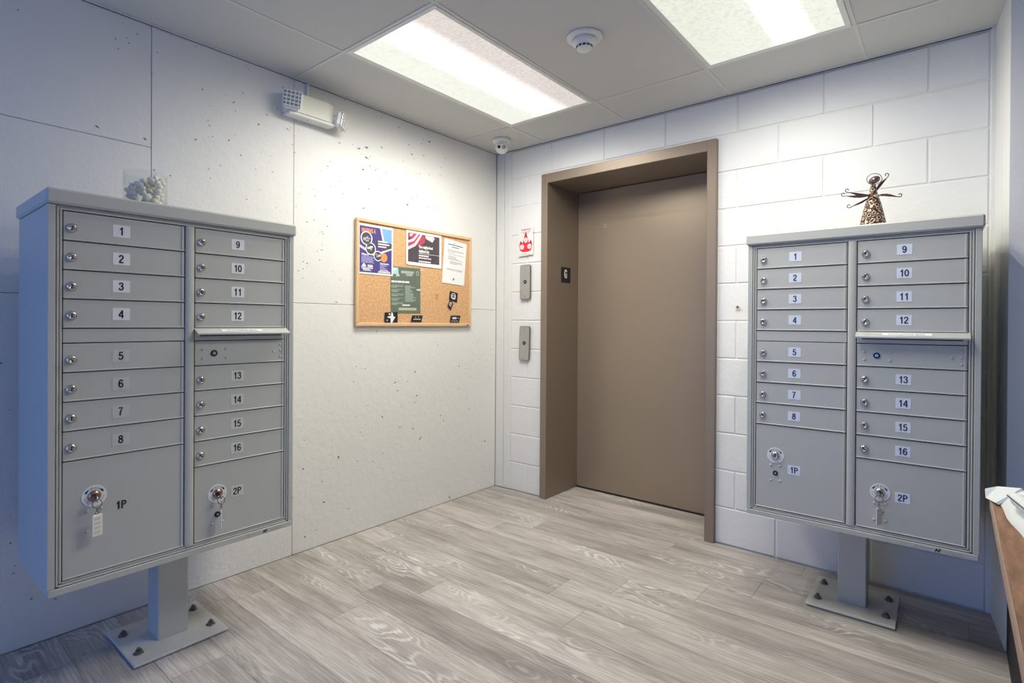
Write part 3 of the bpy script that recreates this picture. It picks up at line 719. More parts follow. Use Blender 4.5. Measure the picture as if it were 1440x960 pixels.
# ------------------------------------------------------------------ cork board and what is pinned to it
TL = RZ(PI/2)     # local x -> +y, local -y -> +x
BY0, BY1, BZ0, BZ1 = -1.2265, -0.285, 1.178, 1.793
bd = empty('cork_board', 'wood-framed cork notice board with posters pinned on the left concrete wall', 'notice board', (0.003, (BY0+BY1)/2, BZ0), (0, 0, PI/2))
hw = (BY1-BY0)/2; hh = BZ1-BZ0; fw = 0.020
MB().box((-hw+0.01, -0.010, 0.01), (hw-0.01, -0.001, hh-0.01), 'cork').build('cork_panel', bd)
def rail(x0, x1, z0, z1): MB().box((x0, -0.020, z0), (x1, 0.0, z1), 'oak', bev=0.003).build('frame_rail', bd)
rail(-hw, hw, 0, fw); rail(-hw, hw, hh-fw, hh); rail(-hw, -hw+fw, fw, hh-fw); rail(hw-fw, hw, fw, hh-fw)
MB().box((hw-0.05, -0.0206, 0.006), (hw-0.03, -0.0199, 0.012), 'ink').build('frame_sticker', bd)
CORKX = 0.0145
def sheet(y, z, layer, tilt=0.0):
    """frame for a sheet: local x -> +y, local z up, origin at (y, z)."""
    return T_((CORKX+layer*0.0012, y, z)) @ RZ(PI/2) @ RY(-tilt)
def rect(b, T, x0, x1, z0, z1, k, y=0.0, d=0.0004): b.poly([(x0, z0), (x1, z0), (x1, z1), (x0, z1)], d, k, T=T @ T_((0, y, 0)))
def finish(b, name, label, cat, T, group=None):
    """vertices are built in world space; give the object its own origin"""
    o_loc = T @ Vector((0, 0, 0)); b.v = [tuple(Vector(p)-o_loc) for p in b.v]
    o = b.build(name, None, o_loc); o['label'] = label; o['category'] = cat
    if group: o['group'] = group
    return o
# violet recreation poster
T = sheet(-1.211, 1.478, 1); w, h = 0.246, 0.286; b = MB()
rect(b, T, 0, w, 0, h, 'paper', 0, 0.0008); rect(b, T, 0.010, w-0.010, 0.010, h-0.012, 'navy', -0.0006)
def q4(b, T, pts, k, y): b.poly(pts, 0.0002, k, T=T @ T_((0, y, 0)))
q4(b, T, [(0.150, 0.274), (w-0.010, 0.274), (w-0.010, 0.190), (0.175, 0.200)], 'skyp', -0.0009)
q4(b, T, [(0.110, 0.205), (w-0.010, 0.185), (w-0.010, 0.150), (0.130, 0.165)], 'darkgrey', -0.0009)
q4(b, T, [(0.010, 0.165), (0.010, 0.150), (0.11, 0.105), (w-0.010, 0.155), (w-0.010, 0.165), (0.11, 0.120)], 'flagwhite', -0.0010)
q4(b, T, [(0.150, 0.274), (0.162, 0.274), (0.182, 0.198), (0.168, 0.200)], 'flagwhite', -0.0012)
b.text('MAKING A', 0.032, 'orange', 0.072, 0.250, -0.0013, 0.0015, T=T, sx=0.62)
for (cx, cz, r) in ((0.056, 0.205, 0.040), (0.085, 0.147, 0.036), (0.136, 0.110, 0.030)):
    b.disc(cx, cz, r, 0.0002, 'paper', 26, y=-0.0014, T=T); b.disc(cx, cz, r*0.84, 0.0002, 'darkgrey', 24, y=-0.0017, T=T)
    for i in range(7):
        a = random.uniform(0, 6.28); rr = random.uniform(0, r*0.5); px_, pz_ = cx+rr*math.cos(a), cz+rr*math.sin(a); s_ = r*random.uniform(0.12, 0.28)
        q4(b, T, [(px_-s_*1.4, pz_-s_*0.5), (px_+s_*1.2, pz_-s_*0.2), (px_+s_, pz_+s_*0.6), (px_-s_, pz_+s_*0.4)], random.choice(['paper', 'pgreen', 'lilac', 'greyink']), -0.0019-0.00003*i)
b.disc(0.178, 0.104, 0.026, 0.0002, 'orange', 24, y=-0.0015, T=T)
for j, ww in enumerate((0.070, 0.082, 0.060)): rect(b, T, 0.136, 0.136+ww, 0.192-j*0.015, 0.200-j*0.015, 'paper' if j < 2 else 'pink', -0.0016, 0.0002)
b.text('What Is', 0.015, 'paper', 0.022, 0.112, -0.0014, 0.0008, T=T, align='LEFT').text('We Provide', 0.013, 'paper', 0.150, 0.068, -0.0016, 0.0006, T=T, align='LEFT')
for j in range(6): rect(b, T, 0.022, 0.110-0.01*(j % 2), 0.064+j*0.0068, 0.0685+j*0.0068, 'lilac', -0.0012, 0.0002)
for j in range(5): rect(b, T, 0.150, 0.205-0.012*(j % 3), 0.034+j*0.0062, 0.038+j*0.0062, 'lilac', -0.0012, 0.0002)
q4(b, T, [(0.020, 0.040), (0.055, 0.040), (0.050, 0.050), (0.045, 0.058), (0.036, 0.062), (0.030, 0.052)], 'paper', -0.0013)
rect(b, T, 0.064, 0.100, 0.040, 0.047, 'paper', -0.0013, 0.0002); rect(b, T, 0.064, 0.100, 0.049, 0.054, 'paper', -0.0013, 0.0002)
for x_, z_, w_ in ((0.022, 0.032, 0.08), (0.030, 0.026, 0.05), (0.034, 0.019, 0.055), (0.150, 0.026, 0.06), (0.140, 0.019, 0.085), (0.136, 0.0125, 0.09)):
    rect(b, T, x_, x_+w_, z_, z_+0.0042, 'paper', -0.0013, 0.0002)
finish(b, 'poster', 'violet poster with three round photos, at the upper left of the cork board', 'poster', T)
# flag poster
T = sheet(-0.864, 1.558, 2); w, h = 0.294, 0.214; b = MB()
b.poly([(0.012, 0), (w, -0.004), (w, h), (0, h), (0, 0.012), (0.004, 0.003)], 0.0008, 'paper', T=T)
rect(b, T, 0.014, w-0.018, 0.020, h-0.016, 'darkgrey', -0.0006)
st = [((0.014, 0.150), (0.014, 0.135), (0.06, 0.150), (0.10, h-0.016), (0.085, h-0.016), (0.05, 0.165)),
      ((0.014, 0.112), (0.014, 0.092), (0.075, 0.122), (0.13, h-0.016), (0.112, h-0.016), (0.065, 0.138)),
      ((0.150, h-0.018), (0.160, 0.176), (0.215, 0.158), (0.235, 0.185), (0.225, h-0.018))]
rd = [((0.014, 0.135), (0.014, 0.112), (0.065, 0.138), (0.112, h-0.016), (0.10, h-0.016), (0.06, 0.150)),
      ((0.085, 0.130), (0.10, 0.118), (0.15, 0.150), (0.155, 0.185), (0.125, h-0.020)),
      ((0.014, 0.172), (0.05, 0.165), (0.085, h-0.016), (0.014, h-0.016))]
for p in st: q4(b, T, p, 'flagwhite', -0.0009)
for p in rd: q4(b, T, p, 'flagred', -0.0010)
q4(b, T, [(0.024, 0.180), (0.04, 0.178), (0.055, h-0.02), (0.03, h-0.02)], 'flagwhite', -0.0012)
b.text('Your neighborhood', 0.0245, 'paper', 0.100, 0.118, -0.0014, 0.0012, T=T, align='LEFT', sx=0.60).text('Appliance Day', 0.0245, 'paper', 0.100, 0.092, -0.0014, 0.0012, T=T, align='LEFT', sx=0.60)
rect(b, T, 0.100, w-0.018, 0.077, 0.0795, 'paper', -0.0013, 0.0002)
for z_, w_, k_ in ((0.061, 0.088, 'paper'), (0.046, 0.108, 'flagwhite'), (0.024, 0.100, 'paper')):
    x_ = 0.100
    while x_ < 0.100+w_-0.008:
        s_ = random.uniform(0.010, 0.022); rect(b, T, x_, min(x_+s_, 0.100+w_), z_, z_+0.009, k_, -0.0013, 0.0002); x_ += s_+0.003
finish(b, 'poster', 'charcoal poster with a striped flag at the top middle of the cork board', 'poster', T)
# typed notice, slightly askew
T = sheet(-0.5615, 1.466, 1, 0.07); w, h = 0.208, 0.296; b = MB()
T = T @ RY(0.14)
b.poly([(0, 0), (w, 0.004), (w+0.004, h-0.004), (0.002, h)], 0.0008, 'paper', T=T)
for z_, x_, w_ in ((0.262, 0.036, 0.140), (0.247, 0.070, 0.070)): rect(b, T, x_, x_+w_, z_, z_+0.004, 'ink', -0.0006, 0.0002)
rect(b, T, 0.092, 0.098, 0.270, 0.277, 'ink', -0.0006, 0.0002)
for z_, x_, w_ in ((0.226, 0.034, 0.150), (0.219, 0.034, 0.150), (0.212, 0.034, 0.070), (0.198, 0.040, 0.145), (0.184, 0.044, 0.07), (0.177, 0.044, 0.075), (0.170, 0.044, 0.10), (0.163, 0.044, 0.14), (0.150, 0.06, 0.11), (0.143, 0.06, 0.12), (0.136, 0.06, 0.07), (0.100, 0.034, 0.15), (0.093, 0.034, 0.15)):
    rect(b, T, x_, x_+w_, z_, z_+0.0028, 'greyink', -0.0006, 0.0002)
q4(b, T, [(0.096, 0.024), (0.102, 0.024), (0.106, 0.036), (0.114, 0.038), (0.112, 0.042), (0.098, 0.040)], 'ink', -0.0008)
finish(b, 'notice', 'white typed notice hanging slightly askew at the right of the cork board', 'notice', T)
# grey-green poster
T = sheet(-0.978, 1.256, 0, 0.015); w, h = 0.234, 0.282; b = MB()
rect(b, T, 0, w, 0, h, 'green', 0, 0.0008)
q4(b, T, [(0.004, 0.276), (0.058, 0.276), (0.060, 0.240), (0.068, 0.232), (0.066, 0.225), (0.04, 0.222), (0.045, 0.236), (0.004, 0.236)], 'teal', -0.0006)
q4(b, T, [(0.012, 0.268), (0.042, 0.268), (0.038, 0.258), (0.014, 0.256)], 'paper', -0.0008)
rect(b, T, 0.080, 0.180, 0.244, 0.260, 'pgreen', -0.0006, 0.0002); rect(b, T, 0.120, 0.170, 0.230, 0.242, 'pgreen', -0.0006, 0.0002)
b.disc(0.212, 0.250, 0.014, 0.0002, 'pgreen', 14, y=-0.0006, T=T).disc(0.212, 0.250, 0.009, 0.0002, 'green', 12, y=-0.0009, T=T)
x_ = 0.006
for s_ in (0.026, 0.012, 0.032, 0.020, 0.034): rect(b, T, x_, x_+s_, 0.186, 0.197, 'paper', -0.0006, 0.0002); x_ += s_+0.0035
for j in range(5):
    z_ = 0.172-j*0.026; rect(b, T, 0.006, 0.098, z_-0.002, z_, 'pgreen', -0.0006, 0.0002); rect(b, T, 0.006, 0.094-0.03*(j % 2), z_-0.010, z_-0.006, 'pgreen', -0.0006, 0.0002); rect(b, T, 0.006, 0.05, z_-0.017, z_-0.013, 'pgreen', -0.0006, 0.0002)
for j in range(13): rect(b, T, 0.110, 0.150+random.uniform(0, 0.05), 0.072+j*0.0078, 0.0765+j*0.0078, 'pgreen', -0.0006, 0.0002)
rect(b, T, 0.088, 0.148, 0.046, 0.054, 'paper', -0.0006, 0.0002); rect(b, T, 0.060, 0.200, 0.018, 0.034, 'ygreen', -0.0006, 0.0002)
q4(b, T, [(0.200, 0.150), (0.232, 0.152), (0.232, 0.143), (0.206, 0.144)], 'paper', -0.0006)
finish(b, 'poster', 'grey-green poster with pale lettering at the bottom middle of the cork board', 'poster', T)
# small black cards
def card(y, z, pts, label, deco, layer=3, tilt=0.0, k='ink'):
    T = sheet(y, z, layer, tilt); b = MB(); b.poly(pts, 0.0008, k, T=T)
    for i, p in enumerate(deco): q4(b, T, p[0], p[1], -0.0006-0.0001*i)
    return finish(b, 'card', label, 'card', T, 'small black cards on the cork board')
card(-1.026, 1.200, [(0, 0), (0.098, 0.002), (0.098, 0.064), (0.002, 0.060)], 'black card with a white sprawling figure, lowest left on the cork board',
     [([(0.045, -0.004), (0.054, -0.004), (0.068, 0.018), (0.080, 0.034), (0.066, 0.036), (0.060, 0.058), (0.050, 0.062), (0.046, 0.040), (0.022, 0.036), (0.020, 0.030), (0.044, 0.026)], 'paper'), ([(0.03, 0.046), (0.042, 0.046), (0.040, 0.055), (0.032, 0.055)], 'paper'), ([(0.012, 0.010), (0.022, 0.008), (0.024, 0.016), (0.016, 0.02)], 'greyink')])
card(-0.826, 1.206, [(0, 0), (0.086, 0), (0.098, 0.040), (0.012, 0.040)], 'black slanted card with faint lettering, tucked in below the grey-green poster',
     [([(0.020, 0.012), (0.078, 0.012), (0.080, 0.020), (0.022, 0.020)], 'greyink'), ([(0.036, 0.028), (0.042, 0.028), (0.042, 0.032), (0.036, 0.032)], 'paper'), ([(0.060, 0.028), (0.066, 0.028), (0.066, 0.032), (0.060, 0.032)], 'paper')])
card(-0.489, 1.206, [(0, 0), (0.086, 0), (0.100, 0.044), (0.010, 0.044)], 'black slanted card with a white line of print, lowest right on the cork board',
     [([(0.022, 0.020), (0.060, 0.020), (0.062, 0.034), (0.024, 0.034)], 'flagwhite'), ([(0.066, 0.024), (0.084, 0.024), (0.086, 0.030), (0.068, 0.030)], 'greyink'), ([(0.010, 0.006), (0.074, 0.006), (0.075, 0.010), (0.011, 0.010)], 'greyink')])
card(-0.497, 1.352, [(0, 0.006), (0.074, -0.012), (0.082, 0.050), (0.008, 0.062)], 'square black card with a pale round emblem under the white notice',
     [([(0.018, 0.018), (0.034, 0.006), (0.056, 0.008), (0.062, 0.030), (0.052, 0.046), (0.028, 0.048), (0.016, 0.034)], 'flagwhite'), ([(0.028, 0.020), (0.050, 0.018), (0.046, 0.028), (0.030, 0.032)], 'ink'), ([(0.026, 0.036), (0.05, 0.032), (0.048, 0.040), (0.030, 0.043)], 'ink')], 3)
card(-0.520, 1.298, [(0.008, 0.016), (0.036, -0.012), (0.060, 0.030), (0.046, 0.048), (0.030, 0.054)], 'diamond-tilted small black card overlapping the square emblem card',
     [([(0.022, 0.022), (0.034, 0.010), (0.046, 0.030), (0.040, 0.044), (0.028, 0.038)], 'flagwhite'), ([(0.028, 0.024), (0.034, 0.018), (0.040, 0.030), (0.034, 0.034)], 'ink')], 4)
def pin(y, z, k, label):
    b = MB(); b.lathe([(0.0008, -0.0035), (0.0008, 0.002), (0.005, 0.002), (0.005, 0.004), (0.003, 0.006), (0.0035, 0.010), (0.005, 0.012), (0.005, 0.0135), (0, 0.014)], k, 12, RY(PI/2))
    o = b.build('push_pin', None, (0.0205, y, z)); o['label'] = label; o['category'] = 'push pin'; o['group'] = 'push pins in the cork board'
pin(-0.752, 1.527, 'paper', 'white push pin in the top corner of the grey-green poster')
pin(-0.610, 1.385, 'orange', 'lone push pin in bare cork left of the square emblem card')

# ------------------------------------------------------------------ fire sign and call plates on the back wall
b = MB(); T = T_((0.213, -0.0035, 1.676)) @ RY(0.0)
b.poly([(0, 0), (0.130, 0.006), (0.130, 0.206), (0, 0.204)], 0.0008, 'white', T=T)
def flame(cx, s):
    prof = [(0, 0), (0.5, 0.02), (0.85, 0.14), (1.0, 0.40), (0.98, 0.62), (0.82, 0.92), (0.68, 0.60), (0.55, 0.48), (0.52, 0.66), (0.38, 0.92), (0.10, 1.30), (0.02, 1.55)]
    return [(cx+x*s, z*s) for x, z in prof]+[(cx-x*s, z*s) for x, z in prof[::-1] if x > 0.0]
fl_ = [(0.065+(x-0.067), z*1.62+0.028) for x, z in flame(0.067, 0.057)]
bmf = bmesh.new(); vv = [bmf.verts.new((x, -0.0006, z)) for x, z in fl_]; fc = bmf.faces.new(vv); r_ = bmesh.ops.triangulate(bmf, faces=[fc])
bmf.verts.index_update(); b.add([q.co for q in bmf.verts], [[q.index for q in f.verts] for f in bmf.faces], 'red', False, T); bmf.free()
for dx, dz in ((0.065, 0.112), (0.032, 0.066), (0.098, 0.066)):
    b.disc(dx, dz, 0.0185, 0.0002, 'pink', 20, y=-0.0009, T=T); q4(b, T, [(dx-0.003, dz-0.007), (dx+0.004, dz-0.006), (dx+0.002, dz+0.006), (dx-0.004, dz+0.005)], 'greyink', -0.0012)
b.text('WARNING', 0.018, 'red', 0.066, 0.186, -0.0006, 0.0004, T=T)
for z_, x_, w_ in ((0.168, 0.024, 0.086), (0.158, 0.040, 0.054), (0.014, 0.026, 0.076)): rect(b, T, x_, x_+w_, z_, z_+0.0032, 'greyink', -0.0006, 0.0002)
rect(b, T, 0.010, 0.118, 0.006, 0.0085, 'pink', -0.0006, 0.0002)
finish(b, 'fire_sign', 'white fire warning sign with a red flame and three circles, left of the elevator frame', 'sign', T)
def call_plate(x0, x1, z0, z1, tilt, label, kind):
    cx, cz = (x0+x1)/2, (z0+z1)/2; hx, hz = (x1-x0)/2, (z1-z0)/2
    t = empty('call_plate', label, 'switch plate', (cx, -0.0015, cz-hz), (0, tilt, 0), 'steel plates beside the elevator')
    r = 0.014; pts = []
    for sx, sz, a0 in ((1, -1, -90), (1, 1, 0), (-1, 1, 90), (-1, -1, 180)):
        for k in range(5):
            a = math.radians(a0+k*22.5); pts.append((sx*(hx-r)+r*math.cos(a), hz+sz*(hz-r)+r*math.sin(a)))
    f = MB(); f.poly(pts, 0.009, 'anchor', T=T_((0, -0.009, 0)))
    f.poly([((x)*0.90, hz+(z-hz)*0.97) for x, z in pts], 0.002, 'steel', T=T_((0, -0.0105, 0))); f.build('face_plate', t)
    MB().lathe([(0.013, 0), (0.013, 0.003), (0.009, 0.004), (0.008, 0.002), (0, 0.002)], 'black', 20, T_((0, -0.0105, hz*1.02)) @ RX(PI/2)).disc(0.001, hz*1.02, 0.0045, 0.001, 'chrome', 10, y=-0.014).build('key_switch' if kind else 'call_button', t)
    for zz in (0.018, 2*hz-0.018): MB().disc(0, zz, 0.004, 0.001, 'chrome', 10, y=-0.0115).build('screw', t)
    if kind: MB().disc(0, 0.050, 0.009, 0.0004, 'boxlight', 14, y=-0.0112).disc(0, 0.050, 0.0065, 0.0004, 'steel', 12, y=-0.0116).build('stamped_mark', t)
call_plate(0.236, 0.326, 1.370, 1.613, 0.0, 'steel plate with key switch right below the fire sign', True)
call_plate(0.228, 0.318, 0.940, 1.181, 0.03, 'slightly tilted steel call plate, the lower of the two left of the elevator', False)

# ------------------------------------------------------------------ emergency light
t = empty('emergency_light', 'cream twin-head emergency light high on the left concrete wall', 'emergency light', (0.001, -1.52, 2.25), (0, 0, PI/2))
# local: x along wall (+y world), -y out of the wall
b = MB(); hl = 0.135
prof = [(-hl, 0.0), (-hl, -0.050), (-hl+0.02, -0.070), (hl-0.05, -0.070), (hl-0.01, -0.050), (hl+0.005, -0.025), (hl+0.005, 0.0)]
vs = [(x, y, 0.004) for x, y in prof]+[(x, y, 0.100) for x, y in prof]; n = len(prof)
b.add(vs, [list(range(n)), [n+j for j in range(n)]]+[(j, (j+1) % n, n+(j+1) % n, n+j) for j in range(n)], 'cream'); b.build('housing', t)
b = MB(); b.box((-hl+0.005, -0.066, -0.012), (hl-0.01, 0.0, 0.004), 'white', bev=0.003)
b.build('base_tray', t)
MB().lathe([(0.0045, 0), (0.0045, 0.004), (0, 0.006)], 'tagplastic', 10, T_((-0.02, -0.05, -0.012)) @ RX(PI)).build('indicator', t)
def head(T, nm):
    h_ = MB(); h_.box((-0.048, -0.020, -0.048), (0.048, 0.020, 0.048), 'white', T=T, bev=0.018); h_.box((-0.041, -0.0225, -0.041), (0.041, -0.018, 0.041), 'reflector', T=T, bev=0.004)
    h_.lathe([(0.034, 0.0), (0.026, 0.030), (0.010, 0.040)], 'white', 16, T @ T_((0, 0.016, 0)) @ RX(-PI/2))
    ho = h_.build('lamp_head', t)
    s_ = MB()
    for i in range(5): s_.box((-0.040, -0.0255, -0.036+i*0.018-0.0025), (0.040, -0.021, -0.036+i*0.018+0.0025), 'white', T=T)
    for i in range(4): s_.box((-0.028+i*0.0185-0.002, -0.0262, -0.040), (-0.028+i*0.0185+0.002, -0.021, 0.040), 'white', T=T)
    s_.build('lens_ribs', ho)
head(T_((-hl+0.014, -0.078, 0.052)) @ RZ(-0.50) @ RX(0.12) @ RY(0.10), 'a')
head(T_((hl+0.028, -0.060, 0.030)) @ RZ(0.66) @ RX(0.15) @ RY(0.1), 'b')
b = MB().box((0.0005, -1.526, 2.352), (0.012, -1.510, H-0.005), 'white', bev=0.002).build('conduit'); b['label'] = 'short white conduit from the ceiling down to the emergency light'; b['category'] = 'conduit'

# ------------------------------------------------------------------ smoke detector and security camera
t = empty('smoke_detector', 'round white smoke detector on the ceiling between the two lights', 'smoke detector', (1.365, -1.0, H))
MB().lathe([(0.078, 0.0), (0.078, -0.006), (0.072, -0.012), (0.055, -0.013)][::-1], 'white', 36).build('mounting_ring', t)
MB().lathe([(0.052, -0.013), (0.052, -0.030), (0.044, -0.038), (0.034, -0.040), (0.034, -0.052), (0.030, -0.056), (0.0, -0.057)][::-1], 'white', 36).build('detector_body', t)
b = MB()
for j in range(12):
    a = 2*PI*j/12; b.box((-0.006, -0.001, -0.0035), (0.006, 0.0015, 0.0035), 'ink', T=RZ(a) @ T_((0, -0.0345, -0.046)))
b.build('vent_slot', t)
t = empty('security_camera', 'white dome security camera on the ceiling in the corner', 'camera', (0.235, -0.222, H-0.001))
MB().lathe([(0.062, 0.0), (0.062, -0.012), (0.058, -0.020), (0.046, -0.026)][::-1], 'white', 32).build('mount', t)
dv = (Vector((2.62, -3.03, 1.2))-Vector((0.235, -0.222, H-0.05))).normalized()
rot = dv.to_track_quat('-Y', 'Z').to_matrix().to_4x4()
c = T_((0, 0, -0.050)) @ rot
b = MB(); b.lathe([(0.046*math.sin(PI*i/12), -0.046*math.cos(PI*i/12)) for i in range(13)], 'white', 28, c)
b.build('ball', t)
b = MB(); b.disc(-0.018, 0.002, 0.0105, 0.012, 'ink', 18, y=-0.049, T=c).disc(0.014, 0.002, 0.0105, 0.012, 'ink', 18, y=-0.049, T=c).disc(0.014, 0.002, 0.006, 0.002, 'boxlight', 14, y=-0.0505, T=c).build('lens', t)
arc = [(0.030*math.cos(math.radians(a)), -0.0365-0.0, -0.004+0.030*math.sin(math.radians(a))) for a in range(35, 146, 11)]
MB().tube(arc, 0.0018, 'greyink', 6, T=c).build('visor_line', t)

# ------------------------------------------------------------------ glass bowl of pebbles on the left mailbox
BC = (0.345, -2.352); RB = 0.068; BZ = ZL+0.0005
b = MB(); b.lathe([(0.0, 0.006), (RB-0.006, 0.006), (RB-0.0035, 0.012), (RB-0.003, 0.138)], 'glass', 40)
b = MB()
pr = [(0.0, 0.0), (RB-0.004, 0.0), (RB, 0.004), (RB, 0.138), (RB-0.0015, 0.140), (RB-0.003, 0.138), (RB-0.003, 0.007), (0.0, 0.006)]
b.lathe(pr, 'glass', 40); o = b.build('glass_bowl', None, (BC[0], BC[1], BZ))
o['label'] = 'clear glass cylinder bowl holding white pebbles on top of the left mailbox'; o['category'] = 'bowl'
pebbles = []
for v in range(3):
    bm = bmesh.new(); bmesh.ops.create_icosphere(bm, subdivisions=2, radius=1)
    for q in bm.verts:
        k = 1+0.10*math.sin(3.1*q.co.x+v)+0.08*math.cos(2.7*q.co.y-v*2); q.co = Vector((q.co.x*k, q.co.y*k*0.9, q.co.z*0.72*k))
    me = bpy.data.meshes.new('pebble'); bm.to_mesh(me); bm.free(); me.materials.append(M['stone'])
    for p in me.polygons: p.use_smooth = True
    pebbles.append(me)
pts = []; rp = 0.0125; Rin = RB-0.004
for attempt in range(60000):
    rr = random.uniform(0.0105, 0.0150); a = random.uniform(0, 2*PI); rad = (Rin-rr)*math.sqrt(random.random())
    if random.random() < 0.5: rad = Rin-rr
    x, y = rad*math.cos(a), rad*math.sin(a); z = 0.0075+rr*0.72
    # drop until it rests clear of what lies below
    for (px_, py_, pz_, pr_) in pts:
        d2 = (x-px_)**2+(y-py_)**2; s2 = (rr+pr_)*0.93
        if d2 < s2*s2: z = max(z, pz_+0.78*math.sqrt(s2*s2-d2))
    top = 0.110+0.018*math.cos(a-0.9)
    if z+rr*0.7 < top: pts.append((x, y, z, rr))
    if len(pts) > 110: break
for i, (x, y, z, rr) in enumerate(pts):
    o = link_mesh('pebble', pebbles[i % 3], None, (BC[0]+x, BC[1]+y, BZ+z), (random.uniform(-0.5, 0.5), random.uniform(-0.5, 0.5), random.uniform(0, 6.28)))
    o.scale = (rr, rr, rr); o['label'] = 'smooth white pebble in the glass bowl on the left mailbox'; o['category'] = 'pebble'; o['group'] = 'white pebbles in the glass bowl'
o = link_mesh('pebble', pebbles[1], None, (BC[0]+0.012, BC[1]+0.028, BZ+0.116), (0, PI/2-0.1, 0.4)); o.scale = (0.027, 0.013, 0.016)
o['label'] = 'tallest white pebble standing on end above the others in the glass bowl'; o['category'] = 'pebble'; o['group'] = 'white pebbles in the glass bowl'

# ------------------------------------------------------------------ copper angel figurine on the right mailbox
t = empty('angel_figurine', 'copper wire angel figurine with scrollwork skirt standing on the right mailbox', 'figurine', (2.350, -0.33, ZL+0.0005), (0, 0, 0.55))
MB().lathe([(0.052, 0.0), (0.0465, 0.025), (0.0405, 0.055), (0.034, 0.085), (0.027, 0.115), (0.022, 0.130), (0.012, 0.138), (0.0, 0.139)], 'filigree', 32).build('skirt', t)
MB().lathe([(0.018, 0.128), (0.020, 0.138), (0.016, 0.150), (0.012, 0.170), (0.009, 0.188), (0.0, 0.190)], 'filigree', 20).build('bodice', t)
MB().tube([(0.016*math.cos(2*PI*j/16), -0.006+0.016*math.sin(2*PI*j/16), 0.136+0.006*math.cos(2*PI*j/16)) for j in range(16)], 0.006, 'filigree', 8, closed=True).build('sash', t)
HT = T_((0.002, -0.004, 0.208)) @ RY(-0.5)
MB().lathe([(0.0215*math.sin(PI*i/10), -0.015*math.cos(PI*i/10)) for i in range(11)], 'headm', 20, HT).build('head', t)
MB().tube([Vector((0.001+0.0285*math.cos(2*PI*j/28), -0.006+0.012*math.sin(2*PI*j/28), 0.212+0.025*math.sin(2*PI*j/28)+0.006*math.cos(2*PI*j/28))) for j in range(28)], 0.0015, 'wire', 6, closed=True).build('halo', t)
def wing(ang, L_, wd, curl, yy=0.0, k='wing'):
    """leaf blade from the shoulder with a wire curled at the tip; ANG in the figure's front plane."""
    T = T_((0.0, yy, 0.146)) @ RY(-ang)
    b = MB(); n = 12; vs = []; fs = []
    for i in range(n+1):
        f = i/n; x = 0.012+f*L_*0.72; hw_ = wd*math.sin(PI*min(1, f*0.97+0.03))**0.7*(1+0.15*math.sin(f*30))
        for (dy, dz) in ((0, hw_), (-0.003, 0), (0, -hw_), (0.002, 0)): vs.append((x, dy, dz+0.004*math.sin(f*PI)))
    for i in range(n):
        for j in range(4): q = (j+1) % 4; fs.append((i*4+j, i*4+q, (i+1)*4+q, (i+1)*4+j))
    b.add(vs, fs, k, True, T); wo = b.build('wing', t)
    pts_ = [(0.01, 0, 0), (L_*0.4, -0.002, 0), (L_*0.75, -0.001, 0.0)]
    cr_ = 0.0075; c0 = (L_*0.92, cr_*curl)
    for q in range(11):
        a = -PI/2*curl+curl*q*math.radians(26); r_ = cr_*(1-0.03*q); pts_.append((c0[0]+r_*math.cos(a), 0, c0[1]+r_*math.sin(a)))
    MB().tube(pts_, 0.0018, 'wire', 6, T=T).build('tip_wire', wo)
wing(PI-0.17, 0.110, 0.0045, -1, 0.004); wing(PI+0.02, 0.128, 0.0050, -1, -0.006)
wing(PI+0.50, 0.112, 0.0028, -1, -0.002, 'wire')
wing(0.93, 0.108, 0.0055, 1, 0.004); wing(-0.10, 0.108, 0.0055, 1, -0.004)

# ------------------------------------------------------------------ table, cloth and dark stand-in block at the right edge
TZ = 0.75
t = empty('wooden_table', 'worn brown wooden table against the alcove wall at the right edge', 'table', (3.05, -1.85, 0))
MB().box((2.694-3.05, -1.12+1.85, TZ-0.028), (3.40-3.05, -2.62+1.85, TZ), 'table', bev=0.002).build('table_top', t)
MB().box((2.690-3.05, -1.117+1.85, TZ-0.026), (2.6938-3.05, -2.622+1.85, TZ-0.001), 'tedge').build('edge_band', t)
for sx, sy in ((-0.10, 0.45), (0.28, 0.45), (-0.10, -0.62), (0.28, -0.62)):
    MB().box((sx-0.02, sy-0.02, 0.0), (sx+0.02, sy+0.02, TZ-0.028), 'black').build('leg', t)
bx_ = MB().box((2.770, -0.98, 0.0), (3.10, JOGY-0.008, 0.48), 'tableshade', bev=0.004).build('table_shade_block'); bx_['label'] = 'black block standing in for the dark space under the wooden table'; bx_['category'] = 'box'  # solid black block stands in for the shaded space under the table
t = empty('folded_cloth', 'white folded cloth bundle with a ribbed roll lying on the wooden table', 'cloth', (2.85, -1.3, TZ+0.001))
b = MB(); nu, nv = 28, 30; vs = []; fs = []
def cl(u, v):
    # u across from the aisle-side edge, v from far end to near end
    yy = 0.150-v*0.60; xl = -0.150+0.058*v+0.003*math.sin(v*16); x = xl+u*(0.44-xl)
    e_ = min(1, u*11)**0.6*min(1, v*9+0.25)*min(1, (1-u)*6+0.1)*min(1, (1-v)*6+0.1)
    z = 0.003+0.046*e_+0.010*math.sin(u*9+v*5+0.5)*e_+0.0035*math.sin(v*31+u*5)*e_+0.003*math.sin(u*60+v*12)*e_
    return (x, yy, z)
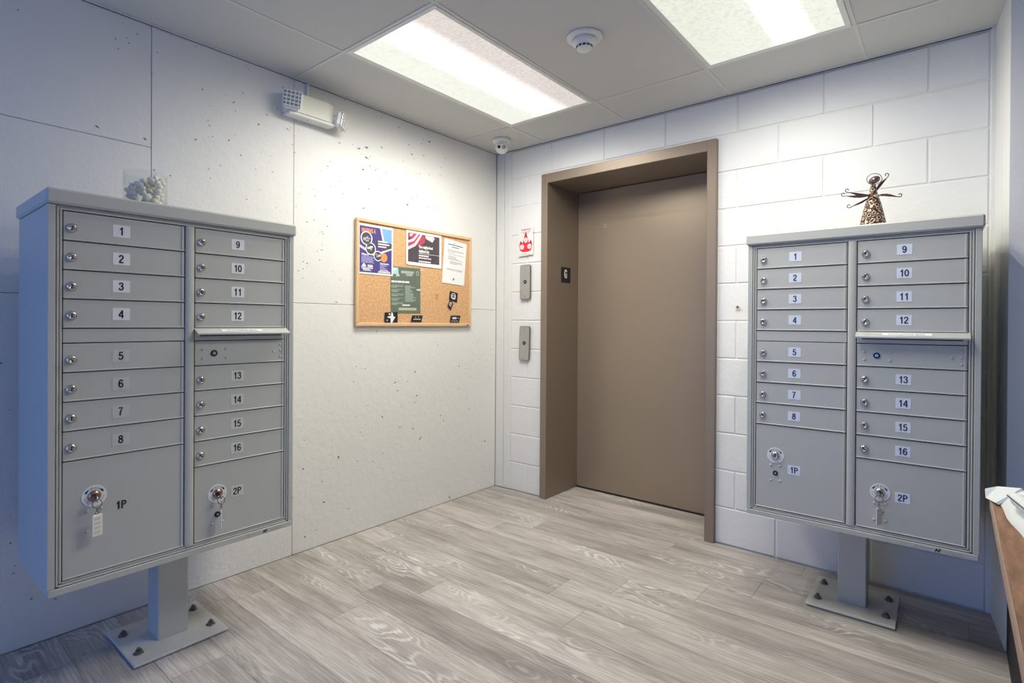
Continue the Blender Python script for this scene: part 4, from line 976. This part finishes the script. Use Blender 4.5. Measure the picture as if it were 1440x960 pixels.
for i in range(nu+1):
    for j in range(nv+1): vs.append(cl(i/nu, j/nv))
top_n = len(vs)
for i in range(nu+1):
    for j in range(nv+1): x, y_, z = cl(i/nu, j/nv); vs.append((x, y_, 0.0))
S_ = nv+1
for i in range(nu):
    for j in range(nv):
        fs.append((i*S_+j, (i+1)*S_+j, (i+1)*S_+j+1, i*S_+j+1)); fs.append((top_n+i*S_+j, top_n+i*S_+j+1, top_n+(i+1)*S_+j+1, top_n+(i+1)*S_+j))
for i in range(nu): 
    for j in (0, nv): fs.append((i*S_+j, (i+1)*S_+j, top_n+(i+1)*S_+j, top_n+i*S_+j))
for j in range(nv):
    for i in (0, nu): fs.append((i*S_+j, i*S_+j+1, top_n+i*S_+j+1, top_n+i*S_+j))
b.add(vs, fs, 'cloth', True); b.build('cloth', t)
# corner folded out over the table corner
b = MB(); b.add([(-0.170, 0.170, 0.022), (-0.146, 0.165, 0.034), (-0.105, 0.10, 0.052), (-0.152, 0.10, 0.006), (-0.169, 0.160, 0.001), (-0.168, 0.166, 0.018), (-0.144, 0.160, 0.028), (-0.10, 0.10, 0.044), (-0.146, 0.098, 0.003), (-0.166, 0.156, 0.0)],
                 [(0, 1, 2, 3, 4), (5, 9, 8, 7, 6), (0, 5, 6, 1), (1, 6, 7, 2), (2, 7, 8, 3), (3, 8, 9, 4), (4, 9, 5, 0)], 'cloth'); b.build('turned_corner', t)
b = MB(); ax0 = Vector((-0.126, 0.005, 0.052)); ax1 = Vector((-0.060, -0.34, 0.056)); n = 24; ptsr = []; rad_ = []
for i in range(n+1):
    f = i/n; ptsr.append(ax0.lerp(ax1, f)); rad_.append((0.0135 if f > 0.05 else 0.009)*(1+0.14*(1 if (i % 2 and f < 0.55) else 0)))
b.tube(ptsr, rad_, 'cloth', 14); ro = b.build('ribbed_roll', t)
for off in (-0.012, 0.0125):
    sd = Vector((off, -0.004, 0.003)); MB().tube([p+sd*1.15+Vector((0, 0, 0.0)) for p in ptsr[1:]], 0.0016, 'stripe', 5).build('seam_line', ro)
